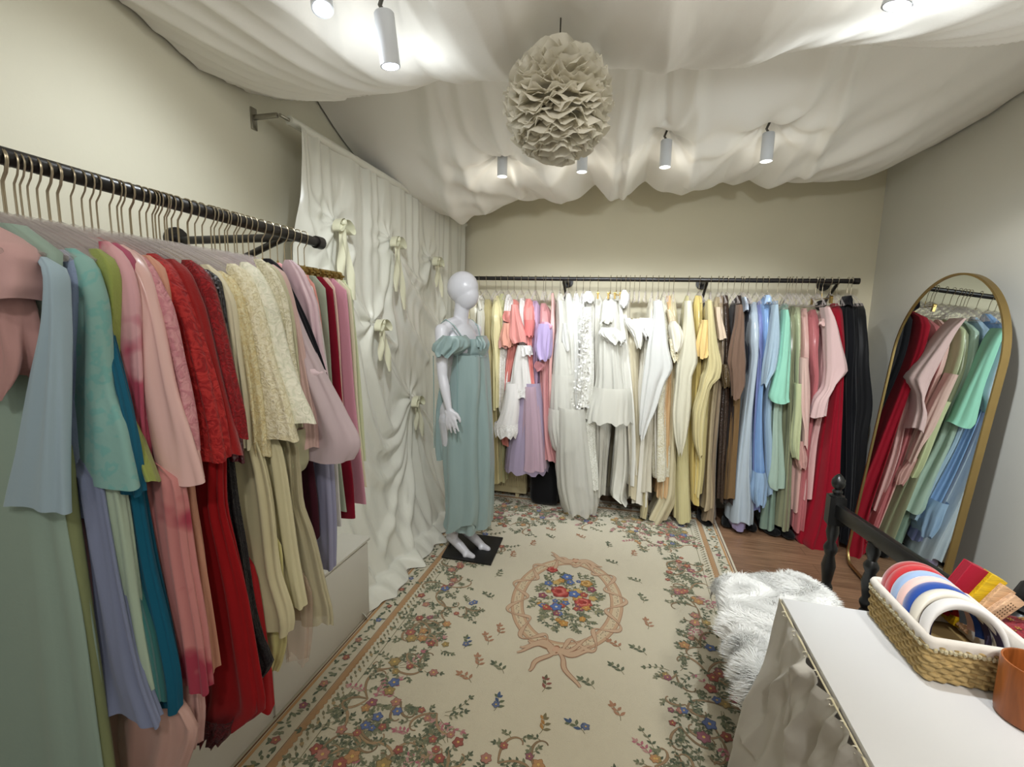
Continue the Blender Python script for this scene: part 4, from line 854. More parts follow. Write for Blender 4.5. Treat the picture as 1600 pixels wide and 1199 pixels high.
def rbow(x, y, sg):
    d.rose(x, y, .026, ['#9a6a50', '#c0967a', '#c9a48a'])
    for a0, L in ((.25, .17), (.0, .16), (-.35, .14), (2.9, .17), (3.14, .16), (3.5, .14)):
        for w, c, dz in ((.013, '#9a735c', .0005), (.009, '#c4a78c', .0006)):
            P = [(x+L*u*math.cos(a0*sg)+.0*u, y+sg*(.05*math.sin(u*5+a0)*u-.02*u)+L*u*math.sin(a0)*sg*.9) for u in np.linspace(0, 1, 14)]; d.strip(P, [w*(.4+.6*math.sin(PI*min(1, .15+u*.85))) for u in np.linspace(0, 1, 14)], c, dz)
rbow(mx, my-B_-.02, -1); rbow(mx, my+B_+.02, 1)
for sx, L in ((-.05, .16), (.06, .19)):
    for w, c, dz in ((.013, '#9a735c', .0005), (.009, '#c4a78c', .0006)):
        d.strip([(mx+sx*u*2+.012*math.sin(u*8), my-B_-.02-L*u) for u in np.linspace(0, 1, 14)], [w*(.5+.5*math.sin(PI*u)) for u in np.linspace(0, 1, 14)], c, dz)
for k in range(130):
    a = rr_.uniform(0, 6.28); q = math.sqrt(rr_.random()); x, y = mx+.17*q*math.cos(a), my+.25*q*math.sin(a)
    sprig(x, y, a+rr_.uniform(-.5, .5), .04, GRN+['#8c8a6a'], 2, .013, .0001)
for k in range(42):
    a = rr_.uniform(0, 6.28); q = math.sqrt(rr_.random())*.95; d.flower(mx+.155*q*math.cos(a), my+.235*q*math.sin(a), rr_.uniform(.016, .030), rr_.choice(['#b98a4e', '#b98a4e', '#5f73a0', '#a8554c', '#c0a268', '#8f5560']), 5)
for (px, py, r_, cs) in [(876, 928, .052, ['#8c3a38', '#b5534b', '#c46f66', '#a8443f', '#8c3632']), (911, 945, .044, ['#93413c', '#b95a50', '#c9786d', '#a8443f', '#8c3632']), (863, 893, .033, ['#8c3a38', '#b5534b', '#c0685d', '#a0413a']), (916, 915, .034, ['#a0763f', '#bf9657', '#cdab72', '#a37b45'])]:
    x, y = onz(px, py)[:2]; d.rose(x, y, r_, cs)
for (px, py) in [(897, 932), (869, 952), (886, 905)]: x, y = onz(px, py)[:2]; d.flower(x, y, .036, '#5b71a6', 5, '#c9c2b0', .0008)
me = mesh(d.v, d.f, False)
ca = me.color_attributes.new('col', 'FLOAT_COLOR', 'CORNER'); arr = np.concatenate([np.tile((*c, 1.), (len(f), 1)) for c, f in zip(d.c, d.f)]).astype(np.float32)
ca.data.foreach_set('color', arr.reshape(-1))
t = thing('carpet', 'cream floral carpet with a rose medallion covering most of the floor', 'carpet', (mcx, mcy, 0))
o = link('woven_pattern', me, mat('attr', '#ffffff'), t)
MB().box((mcx, mcy, .0043), (RX1-RX0+.012, RY1-RY0+.012, .0085)).build('carpet_base', mat('wool', '#cbc2ab'), t, True, .003)
fr = MB()
for x in np.arange(RX0, RX1, .012):
    for y, s in ((RY0, -1), (RY1, 1)): fr.box((x, y+s*.016, .003), (.005, .035, .003))
fr.build('fringe', mat('wool', '#d8cfb6'), t, False)
# ------------------------------------------------------------------ mannequin
MC = Vector((-1.005, 2.675, 0)); fx = Vector((.95, -.30, 0)).normalized(); sx_ = Vector((fx.y, -fx.x, 0))
def ml(f, s, z): return MC+fx*f+sx_*s+Vector((0, 0, z))
bm = bmesh.new()
def cap(P, R, seg=14):
    "tapered chain of balls and cones, fused later by the remesh"
    P = [Vector(p) for p in P]
    for i, (p, r_) in enumerate(zip(P, R)):
        g = bmesh.ops.create_uvsphere(bm, u_segments=seg, v_segments=10, radius=r_); bmesh.ops.translate(bm, verts=g['verts'], vec=p)
        if i:
            a, b = P[i-1], p; dd = b-a; g = bmesh.ops.create_cone(bm, cap_ends=True, segments=seg, radius1=R[i-1], radius2=r_, depth=dd.length)
            bmesh.ops.transform(bm, verts=g['verts'], matrix=Matrix.Translation((a+b)/2) @ dd.to_track_quat('Z', 'Y').to_matrix().to_4x4())
def ell(p, rf, rs, rz, tilt=0):
    g = bmesh.ops.create_uvsphere(bm, u_segments=28, v_segments=20, radius=1)
    B = Matrix((fx, sx_, Vector((0, 0, 1)))).transposed()
    bmesh.ops.transform(bm, verts=g['verts'], matrix=Matrix.Translation(p) @ (B @ Matrix.Rotation(tilt, 3, 'Y')).to_4x4() @ Matrix.Diagonal((rf, rs, rz, 1)))
ell(ml(.015, 0, 1.682), .103, .080, .098); ell(ml(.045, 0, 1.635), .078, .063, .085, .25)
cap([ml(-.012, 0, 1.43), ml(.0, 0, 1.50), ml(.018, 0, 1.60)], [.062, .046, .046])
cap([ml(-.005, -.155, 1.425), ml(-.01, -.08, 1.455), ml(-.01, 0, 1.465), ml(-.01, .08, 1.455), ml(-.005, .155, 1.425)], [.040, .045, .05, .045, .040])
ell(ml(.0, 0, 1.33), .092, .142, .15); ell(ml(.075, .062, 1.315), .058, .062, .062); ell(ml(.075, -.062, 1.315), .058, .062, .062)
ell(ml(.005, 0, 1.13), .082, .108, .16); ell(ml(-.005, 0, .93), .108, .150, .14)
for s in (-1, 1):
    cap([ml(0, s*.078, .88), ml(.01, s*.074, .70), ml(.015, s*.068, .48), ml(-.01, s*.066, .33), ml(.0, s*.062, .125)], [.085, .07, .050, .048, .029])
    f0 = .005 if s > 0 else .03
    cap([ml(-.01+f0-.02, s*.062, .105), ml(.05+f0, s*.064, .065), ml(.105+f0, s*.066, .030), ml(.15+f0, s*.066, .024)], [.030, .029, .025, .018])
    cap([ml(.105+f0, s*.066+.018, .027), ml(.105+f0, s*.066-.016, .027)], [.017, .017])
def arm(s):
    sh, el_, wr = (ml(-.005, s*.168, 1.425), ml(.03, s*.205, 1.165), ml(.085, s*.215, .985)) if s > 0 else (ml(-.005, s*.160, 1.425), ml(-.05, s*.17, 1.165), ml(-.03, s*.18, .96))
    cap([sh, sh.lerp(el_, .5)+sx_*s*.004, el_, el_.lerp(wr, .35), wr], [.042, .037, .030, .031, .019])
    dv = (wr-el_).normalized(); dv = (dv+Vector((0, 0, -.35))).normalized(); ac = (fx*.8-sx_*s*.2).normalized(); ac = (ac-dv*ac.dot(dv)).normalized(); nn = dv.cross(ac)
    for u, r_ in ((.022, .019), (.045, .016), (.065, .014)):
        for w in (-.016, 0, .016): cap([wr+dv*u+ac*w*1.05], [r_*.78])
    cap([wr, wr+dv*.03+ac*.008, wr+dv*.072+ac*.024], [.018, .017, .0115]); cap([wr+dv*.03-ac*.008, wr+dv*.07-ac*.026], [.016, .010]); cap([wr+dv*.03, wr+dv*.076], [.017, .012])
    for w, L, cu in ((.027, .068, .10), (.009, .078, .16), (-.010, .072, .22), (-.027, .056, .30)):
        p = wr+dv*.074+ac*w; q = [p]; dd = (dv+ac*w*5).normalized()
        for k in range(3):
            dd = (dd+nn*cu*(-s)*.6).normalized(); q.append(q[-1]+dd*L/3)
        cap(q, [.0098, .0088, .0078, .0066], 10)
    p = wr+dv*.022+ac*.016; cap([p, p+ac*.026+dv*.022-nn*s*.004, p+ac*.036+dv*.046-nn*s*.008, p+ac*.036+dv*.066-nn*s*.012], [.013, .0115, .0098, .008], 10)
    return wr
arm(1); arm(-1)
me = bpy.data.meshes.new('mesh'); bm.to_mesh(me); bm.free()
MQ = thing('mannequin', 'glossy white faceless mannequin standing before the gathered curtain', 'mannequin', (MC.x, MC.y, .012))
wpl = mat('gloss', '#cdccd2', r=.28)
bo = link('body', me, wpl, MQ)
md = bo.modifiers.new('r', 'REMESH'); md.mode = 'VOXEL'; md.voxel_size = .0052; md.use_smooth_shade = True
md = bo.modifiers.new('s', 'CORRECTIVE_SMOOTH'); bo.modifiers.remove(md)
md = bo.modifiers.new('s', 'SMOOTH'); md.factor = .5; md.iterations = 5
pt = [onz(*p, .012) for p in [(690, 872), (767, 884), (786, 842), (712, 833)]]
cc = sum((Vector(p) for p in pt), Vector())/4
st = MB(); st.add([tuple(p[:2])+(.0115,) for p in pt]+[tuple(p[:2])+(.021,) for p in pt], [(0, 1, 2, 3), (4, 5, 6, 7), (0, 1, 5, 4), (1, 2, 6, 5), (2, 3, 7, 6), (3, 0, 4, 7)])
st.build('base_plate', mat('gloss', '#121212', r=.5), MQ, False)
MB().tube([ml(-.06, .03, .021), ml(-.045, .05, .30)], .006, 10).build('support_rod', mat('metal', '#8a8a8a'), MQ)
# the sage dress
DS = mat('satin', '#8b9f9e')
dt = thing('evening_dress', 'sage satin off shoulder dress worn by the mannequin', 'dress', (MC.x, MC.y, .2))
def P2(rows, y0, dep, name, n, amp, hem=.008, sup=2.0, m=DS, rw=30):
    return loft(rowsB(sl(rows), y0, dep, False), name, m, dt, n, amp, hash(name) % 97 if False else len(name)*7+int(y0*100), 96, rw, hem, sup)
P2('552,700,747 575,693,750 620,686,752 680,682,755 740,683,757 800,686,757 834,688,755', 2.535, .33, 'skirt', 7, .024)
P2('556,703,744 600,697,745 660,690,742 720,687,741 780,690,742 812,690,741 828,686,738', 2.505, .12, 'overskirt', 4, .018, .035)
P2('590,688,694 620,680,696 650,676,698 690,677,700 720,682,700', 2.56, .14, 'back_drape', 5, .014)
P2('530,722,748 540,714,752 550,706,752 558,701,748 566,700,747', 2.545, .25, 'bodice', 7, .006, .0)
P2('525,684,716 532,676,722 541,669,723 550,671,714 557,680,702', 2.40, .20, 'off_shoulder_ruffle', 11, .016, .012, 2.0)
P2('526,741,752 536,741,756 546,745,754', 2.56, .16, 'off_shoulder_ruffle', 8, .012, .01)
P2('554,702,746 560,701,747', 2.532, .27, 'waistband', 4, .002, 0)
gm = MB()
for px_ in range(707, 745, 6): gm.lathe(tuple(ony(px_, 557, 2.528)), [(.001, -.003), (.005, 0), (.001, .003)], 8)
gm.build('beads', mat('metal', '#cfd6d8', r=.15), dt)
a, b = ml(-.045, .13, 1.462), ml(.06, .085, 1.36)
for s_ in (1, -1):
    MB().tube([ml(-.085, s_*.10, 1.36), ml(-.055, s_*.125, 1.46), ml(-.01, s_*.13, 1.49), ml(.045, s_*.115, 1.455), ml(.09, s_*.085, 1.375), ml(.115, s_*.07, 1.33)], .004, 8).build('strap', DS, dt)
MB().tube([ml(.02, .13, 1.46), ml(.075, .10, 1.38), ml(.11, .03, 1.32)], .002, 6).build('strap', DS, dt)
for px_, y0, y1, yy in ((677, 556, 700, 2.50), (714, 545, 690, 2.50)):
    MB().tube([ony(px_, y0, yy), ony(px_+1, (y0+y1)/2, yy), ony(px_+1.5, y1, yy)], .0025, 6).build('ribbon_tie', mat('satin', '#7f9a98'), dt)
# ------------------------------------------------------------------ mirror
mxx, myy, mw, mh, myaw, mtilt = 1.398, 2.780, .845, 1.75, -.01, .081
sd = Vector((math.sin(myaw), -math.cos(myaw), 0)); nv = Vector((-math.cos(myaw), -math.sin(myaw), 0))
upv = (-nv*math.sin(mtilt)+Vector((0, 0, math.cos(mtilt)))).normalized(); nrm = (nv*math.cos(mtilt)+Vector((0, 0, math.sin(mtilt)))).normalized()
def arch(w, h, rc, off=0):
    r_ = w/2-off; P = []; hh = h-off; z0 = off; rc = max(.01, rc-off)
    for t_ in np.linspace(0, PI, 49): P.append((r_*math.cos(t_), hh-r_+r_*math.sin(t_)))
    for t_ in np.linspace(PI, 1.5*PI, 11): P.append((-r_+rc+rc*math.cos(t_), z0+rc+rc*math.sin(t_)))
    for t_ in np.linspace(1.5*PI, 2*PI, 11): P.append((r_-rc+rc*math.cos(t_), z0+rc+rc*math.sin(t_)))
    return P
def mp(a, b, dpt): return Vector((mxx, myy, .022))+sd*a+upv*b+nrm*dpt
MT = thing('arched_mirror', 'tall arched mirror in a brushed gold frame leaning on the right wall', 'mirror', (mxx, myy, .02))
O_ = arch(mw, mh, .09); I_ = arch(mw, mh, .09, .010); n = len(O_)
V = [mp(*p, 0) for p in O_]+[mp(*p, .0) for p in I_]+[mp(*p, -.028) for p in O_]+[mp(*p, -.008) for p in I_]
Fc = []
for k in range(n):
    j = (k+1) % n; Fc += [(k, j, n+j, n+k), (k, 2*n+k, 2*n+j, j), (n+k, n+j, 3*n+j, 3*n+k)]
MB().add(V, Fc).build('frame', mat('metal', '#a8905f', r=.4), MT)
MB().add([mp(*p, -.006) for p in arch(mw, mh, .09, .009)], [tuple(range(n))]).build('glass', mat('mirror', '#e3e9e6'), MT, False)
MB().add([mp(*p, -.027) for p in O_], [tuple(range(n))]).build('back_panel', mat('cloth', '#1b1b1c'), MT, False)
# ------------------------------------------------------------------ white low cabinet and radiator
cb = thing('storage_cabinet', 'long low white cabinet against the left wall under the clothes', 'cabinet', (-1.38, 1.0, .0))
wh = mat('gloss', '#d0ccc2', r=.45)
MB().box((-1.375, .95, .205), (.33, 1.94, .39)).build('body', wh, cb, True, .004)
MB().box((-1.37, .95, .406), (.345, 1.96, .014)).build('top_panel', wh, cb, True, .003)
for y0, y1 in ((.0, .62), (.63, 1.262), (1.268, 1.915)): MB().box((-1.206, (y0+y1)/2, .205), (.010, y1-y0-.006, .375)).build('door', wh, cb, True, .002)
rd = thing('radiator', 'cream ribbed radiator on the back wall left of the black bag', 'radiator', (-1.0, 3.66, .03))
cm = mat('gloss', '#bcb08c', r=.5)
MB().box((-.985, 3.66, .33), (.44, .11, .56)).build('body', cm, rd, True, .012)
rb = MB()
for k in range(22): rb.box((-1.19+k*.0195, 3.603, .34), (.009, .010, .47))
rb.build('ribs', cm, rd, True, .002)
for x in (-1.12, -.85): MB().box((x, 3.66, .026), (.03, .06, .05)).build('foot', cm, rd)
bb = thing('black_bag', 'black fabric bag standing under the lilac gown beside the radiator', 'bag', (-.61, 3.6, 0))
def blob(name, c, d, m, parent, seed=0, p=4., disp=.02, seg=28):
    th = np.linspace(0, 2*PI, seg*2, endpoint=False); ph = np.linspace(-PI/2, PI/2, seg); T, Ph = np.meshgrid(th, ph)
    e = 2/p; f = lambda v: np.sign(v)*np.abs(v)**e
    x, y, z = f(np.cos(Ph))*f(np.cos(T)), f(np.cos(Ph))*f(np.sin(T)), f(np.sin(Ph))
    k = 1+disp*(np.sin(5*T+seed)*np.cos(3*Ph+seed)+.6*np.sin(9*T+2*Ph+seed*2))
    return grid(np.stack([c[0]+x*d[0]/2*k, c[1]+y*d[1]/2*k, c[2]+z*d[2]/2*np.minimum(k, 1)], -1), name, m, parent, closed=True)
blob('bag_body', (-.60, 3.62, .17), (.24, .26, .32), mat('cloth', '#101012'), bb, 1, 5, .03)
MB().tube([(-.68, 3.56, .30), (-.66, 3.55, .37), (-.56, 3.55, .37), (-.54, 3.56, .30)], .008, 8).build('bag_handle', mat('cloth', '#151517'), bb)
SHL = ['black shoe under the yellow gowns', 'black shoe under the champagne gown', 'black shoe under the silver blue gown', 'black shoe under the seafoam gown', 'black shoe under the rose gown']
for i, (x, y, a) in enumerate([(.62, 3.56, .3), (.78, 3.58, -.2), (.93, 3.56, .1), (1.05, 3.52, .5), (1.15, 3.50, .2)]):
    t = thing('shoe', SHL[i], 'shoe', (x, y, 0), 'black shoes under the back rail'); bk = mat('cloth', '#0b0b0c')
    blob('upper', (0, 0, .035), (.075, .18, .06), bk, t, i, 2.6, .03, 16).location = (0, 0, 0); blob('heel_part', (0, .05, .06), (.06, .08, .07), bk, t, i+3, 2.8, .02, 16)
    for c_ in t.children: c_.matrix_parent_inverse = Matrix.Identity(4)
    t.rotation_euler = (0, 0, a)
wb = thing('wire_basket', 'black wire basket at the bottom left corner on the floor', 'basket', (-.99, .62, 0))
w_ = MB(); bx0, bx1, by0, by1, bz = -1.17, -.80, .38, .70, .35
a_ = onz(0, 1170, .42); 
for z, r_ in ((.40, .004), (.30, .002), (.2, .002), (.1, .002), (.015, .003)): w_.tube([(bx0, by0, z), (bx1, by0, z), (bx1, by1, z), (bx0, by1, z), (bx0, by0, z)], r_, 6)
for k in range(16):
    x = bx0+(bx1-bx0)*k/15; w_.tube([(x, by0, .40), (x, by0, .015), (x, by1, .015), (x, by1, .40)], .0017, 5)
for k in range(14):
    y = by0+(by1-by0)*k/13; w_.tube([(bx0, y, .40), (bx0, y, .015), (bx1, y, .015), (bx1, y, .40)], .0017, 5)
w_.build('wire_frame', mat('gloss', '#141414', r=.4), wb)
# ------------------------------------------------------------------ fur bench with turned posts
bt = thing('bench', 'black turned wood bench covered with a white fur throw', 'bench', (.64, 1.7, 0))
bkw = mat('gloss', '#121212', r=.33)
Bc = [(.395, 1.39), (.410, 2.07), (.835, 2.17), (.90, 1.39)]
def turned(mb, x, y, z0, z1, sc=1., fin=False):
    L = z1-z0; pr = [(.020, 0), (.022, .02), (.014, .05), (.019, .30*L), (.024, .42*L), (.016, .46*L), (.024, .50*L), (.024, .52*L), (.017, .55*L), (.021, .60*L), (.027, .68*L), (.018, .76*L), (.026, .80*L), (.026, .82*L), (.015, .86*L), (.024, .93*L), (.020, L)]
    mb.lathe((x, y, z0), [(r_*sc, h) for r_, h in pr], 20)
NX, NY = .925, 2.245
m_ = MB(); turned(m_, NX, NY, .0, .63, 1.05); m_.box((NX, NY, .69), (.062, .062, .125), Matrix.Rotation(-.1, 3, 'Z'))
m_.lathe((NX, NY, .752), [(.030, 0), (.030, .006), (.014, .012), (.020, .020), (.020, .026), (.011, .034), (.022, .044), (.0265, .060), (.025, .075), (.016, .092), (.006, .102), (.001, .104)], 24)
m_.build('corner_post', bkw, bt, True, 0)
e2 = Vector((1.045, 1.42, .695)); e1 = Vector((NX, NY-.01, .695))
MB().box((e1+e2)/2, ((e2-e1).length, .030, .062), (e2-e1).to_track_quat('X', 'Z').to_matrix()).build('back_rail', bkw, bt, True, .006)
for k in range(3):
    p = e1.lerp(e2, .31+.30*k); m_ = MB(); turned(m_, p.x, p.y, .40 if k else .16, .668, 1.0); m_.build('spindle', bkw, bt)
m_ = MB(); turned(m_, e2.x, e2.y, 0, .63, 1.05); m_.box((e2.x, e2.y, .69), (.06, .06, .12)); m_.lathe((e2.x, e2.y, .75), [(.03, 0), (.014, .012), (.02, .02), (.011, .034), (.0265, .06), (.016, .092), (.001, .104)], 20); m_.build('corner_post', bkw, bt)
for x, y in ((.50, 2.10), (.46, 1.45)):
    m_ = MB(); m_.box((x, y, .17), (.034, .034, .34)); m_.build('leg', bkw, bt, True, .004)
MB().box((.66, 1.76, .335), (.46, .70, .05)).build('seat_frame', bkw, bt, True, .006)
# fur throw
us, vs = np.meshgrid(np.linspace(0, 1, 60), np.linspace(0, 1, 110)); cA, cB, cC, cD = [np.array(p) for p in Bc]
def fur_pt(u, v):
    u, v = np.asarray(u), np.asarray(v)
    p = (cA[:, None]*(1-u)*(1-v)+cB[:, None]*(1-u)*v+cC[:, None]*u*v+cD[:, None]*u*(1-v))
    eu = np.minimum(u, 1-u); ev = np.minimum(v, 1-v); drop = .075*np.exp(-(eu/.035)**1.2)+.07*np.exp(-(ev/.02)**1.2)
    z = .425+.012*np.sin(u*7+v*3)*np.sin(v*9)+.006*np.sin(v*23+u*11)-drop
    return np.stack([p[0], p[1], z], -1)
G = fur_pt(us.ravel(), vs.ravel()).reshape(110, 60, 3)
fm = mat('cloth', '#e2e2de'); grid(G, 'throw_base', fm, bt)
NF = 42000; u = rng.random(NF); v = rng.random(NF); k = rng.random(NF); 
edge = k < .22; u = np.where(edge & (k < .12), rng.random(NF)*.05, u); v = np.where(edge & (k > .17), 1-rng.random(NF)*.03, v)
P = fur_pt(u, v); e_ = .003; n0 = np.cross(fur_pt(u+e_, v)-P, fur_pt(u, v+e_)-P); n0 /= np.linalg.norm(n0, axis=1)[:, None]+1e-9; n0 = np.where(n0[:, 2:] < 0, -n0, n0)
ang = 2.2*np.sin(u*9+np.sin(v*13)*1.6)+1.7*np.sin(v*17+u*5)+rng.normal(0, .5, NF); dr = np.stack([np.cos(ang), np.sin(ang), np.zeros(NF)], -1)
L = rng.uniform(.022, .042, NF)[:, None]; w = np.cross(n0, dr); w /= np.linalg.norm(w, axis=1)[:, None]+1e-9; w *= .0011
Vv = []
for q, h, d_ in ((0, 0, 0), (.5, .30, .42), (1., .34, 1.0)):
    c_ = P+n0*L*h+dr*L*d_*.9; 
    if q < 1: Vv += [c_-w*(1-q*.4), c_+w*(1-q*.4)]
    else: Vv += [c_]
Vv = np.stack(Vv, 1).reshape(-1, 3); base = np.arange(NF)[:, None]*5
quads = base+np.array([[0, 1, 3, 2]]); tri = base+np.array([[2, 3, 4]])
me = bpy.data.meshes.new('mesh'); me.vertices.add(len(Vv)); me.vertices.foreach_set('co', Vv.reshape(-1).astype(np.float32))
li = np.concatenate([quads, tri], 1).reshape(-1); me.loops.add(len(li)); me.loops.foreach_set('vertex_index', li.astype(np.int32))
me.polygons.add(NF*2); ls = (np.arange(NF)[:, None]*7+np.array([[0, 4]])).reshape(-1); me.polygons.foreach_set('loop_start', ls.astype(np.int32)); me.update(calc_edges=True); me.polygons.foreach_set('use_smooth', [True]*len(me.polygons))
o = link('fur_pile', me, mat('cloth', '#fbfbf8'), bt); o['kind'] = 'stuff'
# ------------------------------------------------------------------ table with gathered skirt
TX, TY = .447, 1.333; TZ = .75
tb = thing('table', 'white table at the lower right holding the basket and the cup', 'table', (1.0, .6, 0))
tw = mat('gloss', '#dfdfe0', r=.35)
MB().box(((TX+XR-.02)/2, (TY-.25)/2, TZ-.012), (XR-.02-TX, TY+.25, .024)).build('tabletop', tw, tb, True, .003)
for x, y in ((TX+.06, TY-.06), (TX+.06, -.18), (1.6, TY-.06), (1.6, -.18)): MB().box((x, y, .363), (.04, .04, .726)).build('leg', tw, tb, True, .003)
sk = thing('table_skirt', 'off white gathered cloth skirt hooked along the left edge of the white table', 'table skirt', (TX-.02, .6, .3))
nY, nZ = 360, 150; yy, ss = np.meshgrid(np.linspace(TY+.005, .1, nY), np.linspace(0, 1, nZ)); clips = [1.27, 1.19, 1.115, 1.055, .975, .92, .865, .81, .75, .69, .63, .57, .5, .4, .3, .2]
ca_ = np.array(sorted(clips)); idx = np.clip(np.searchsorted(ca_, yy)-1, 0, len(ca_)-2); f_ = np.clip((yy-ca_[idx])/(ca_[idx+1]-ca_[idx]), 0, 1)
sagz = .005*np.sin(PI*f_); zz = (TZ-.002-sagz*(1-ss)**.5)*(1-ss)+.004*ss
out = .003+.010*np.sin(PI*f_)*np.exp(-ss*7)*np.clip(ss*30, 0, 1)+.060*ss**1.3
out += (.016*np.sin(yy*58+2*np.sin(ss*4))+.012*np.sin(yy*29+ss*3))*np.clip(ss*2.2, .1, 1)
for _p, _w, _a in [([(1253,1043),(1216,1080),(1211,1110),(1190,1199)],.016,.05),([(1262,1050),(1235,1085),(1228,1140)],.014,.03),([(1275,1062),(1262,1100),(1240,1150)],.016,.035),([(1300,1115),(1275,1150),(1255,1195)],.013,.03),([(1325,1150),(1300,1199)],.013,.03),([(1228,1000),(1205,1060),(1175,1190)],.02,.02)]:
    _q = smooth_poly([tuple(onx(a_, b_, .42)[1:]) for a_, b_ in _p]); _d = seg_dist(yy, zz, _q); out += .62*_a*np.clip(1-_d/(_w*2.2), 0, 1)**1.3
out += .0*np.exp(-(((yy-1.02-.25*ss)/.07)**2+((ss-.32)/.16)**2))+.0*np.exp(-(((yy-.90)/.06)**2+((ss-.26)/.12)**2))-.02*np.exp(-(((yy-.96-.3*ss)/.02)**2))*np.exp(-((ss-.3)/.2)**2)
out += .007*np.sin((yy*.8+zz*1.3)*42)*np.exp(-((ss-.28)/.20)**2)*(yy < 1.12)
yo = yy+.13*ss**1.2*np.clip((yy-.9)/.43, 0, 1)
grid(np.stack([TX-out, yo, zz], -1), 'skirt_cloth', mat('cloth', '#d2cec5'), sk)
bkp = [(TX+.35*(1-q)+.0, TY+.012) for q in np.linspace(0, 1, 20)]
Pg = [[(x, y+.004*math.sin(x*60)+.1*s, (TZ-.013)*(1-s)+.004*s) for x, y in bkp] for s in np.linspace(0, 1, 20)]
grid(Pg, 'return_cloth', mat('cloth', '#d2cec5'), sk)
MB().tube([(TX-.004, TY, TZ-.006)]+[(TX-.006, y, TZ-.009) for y in clips[:12]]+[(TX-.006, .1, TZ-.008)], .0022, 6).build('cord', mat('cloth', '#d9cfae'), sk)
for y in clips[:13]:
    MB().tube([(TX-.008-.005*math.cos(a), y+.002*a, TZ-.013-.005*math.sin(a)) for a in np.linspace(0, 2*PI, 13)], .0014, 6).build('hook_ring', mat('gloss', '#e2dcc8', r=.4), sk)
# ------------------------------------------------------------------ basket of headbands
BX0, BX1, BY0, BY1 = .650, .835, 1.085, 1.322
kb = thing('wicker_basket', 'woven straw basket with white fabric liner on the white table', 'basket', ((BX0+BX1)/2, (BY0+BY1)/2, TZ))
def rrect(x0, x1, y0, y1, r_, n=220):
    P = []; 
    for cx_, cy_, a0 in ((x1-r_, y1-r_, 0), (x0+r_, y1-r_, PI/2), (x0+r_, y0+r_, PI), (x1-r_, y0+r_, 1.5*PI)):
        for a in np.linspace(a0, a0+PI/2, 9): P.append((cx_+r_*math.cos(a), cy_+r_*math.sin(a)))
    P = np.array(P+[P[0]]); s = np.r_[0, np.cumsum(np.hypot(*np.diff(P, axis=0).T))]; t_ = np.linspace(0, s[-1], n, endpoint=False)
    q = np.stack([np.interp(t_, s, P[:, 0]), np.interp(t_, s, P[:, 1])], 1); T = np.roll(q, -1, 0)-np.roll(q, 1, 0); T /= np.linalg.norm(T, axis=1)[:, None]
    return q, np.stack([T[:, 1], -T[:, 0]], 1), t_, s[-1]
q, nn, ts, tot = rrect(BX0, BX1, BY0, BY1, .012, 900)
rowsn = 8; HB = .088; nzb = 110; zz = np.linspace(0, 1, nzb); ph = ts/tot*2*PI*34
Gb = []
for z in zz:
    rr = z*rowsn; i = int(rr); fr_ = rr-i; ed = abs(math.sin(PI*rr))**.6
    o_ = .008*ed*(.12+.88*np.abs(np.sin(ph/2+(i % 2)*PI/2))**.8)-.001
    Gb.append(np.column_stack([q+nn*(o_+.004*z)[:, None], np.full(len(q), TZ+.002+HB*z)+.0012*np.sin(ph+i*PI)]))
grid(np.array(Gb), 'woven_body', mat('wood', '#b39a68', s=40, sc=(1, 1, 3), r=.8), kb, closed=True)
MB().box(((BX0+BX1)/2, (BY0+BY1)/2, TZ+.004), (BX1-BX0-.01, BY1-BY0-.01, .006)).build('bottom', mat('cloth', '#b39a68'), kb)
lt = mat('cloth', '#d6cfc6'); Gl = []
for off, z in ((.005, .077), (.0085, .079), (.009, .086), (.0105, .094), (.007, .101), (.0, .103), (-.006, .099), (-.007, .07), (-.007, .01)):
    Gl.append(np.column_stack([q+nn*(off+.0012*np.sin(ts*210)*(z < .09))[:, None], np.full(len(q), TZ+z)]))
grid(np.array(Gl), 'fabric_liner', lt, kb, closed=True)
la = MB(); 
for k in range(0, 900, 9): 
    p = q[k]+nn[k]*.0085; la.lathe((p[0], p[1], TZ+.0775+.002*(k % 2)), [(.0005, -.006), (.0042, -.002), (.0042, .003), (.0005, .006)], 7)
la.build('lace_edge', mat('lace', '#bcae86', c2='#d9cfae'), kb)
HBL = [('crimson padded headband at the far end of the basket', 'velvet', '#b02026', 1.288), ('sky blue marbled padded headband in the basket', 'velvet', '#8fa6c8', 1.258), ('blush pink smooth padded headband in the basket', 'velvet', '#e3bdb6', 1.232),
       ('royal blue padded headband in the middle of the basket', 'velvet', '#0f3f92', 1.206), ('cream satin padded headband behind the white one in the basket', 'satin', '#dbd5c8', 1.176), ('white velvet padded headband nearest the camera in the basket', 'velvet', '#d8d5d3', 1.138), ('second crimson headband tucked behind the first in the basket', 'velvet', '#a02024', 1.304)]
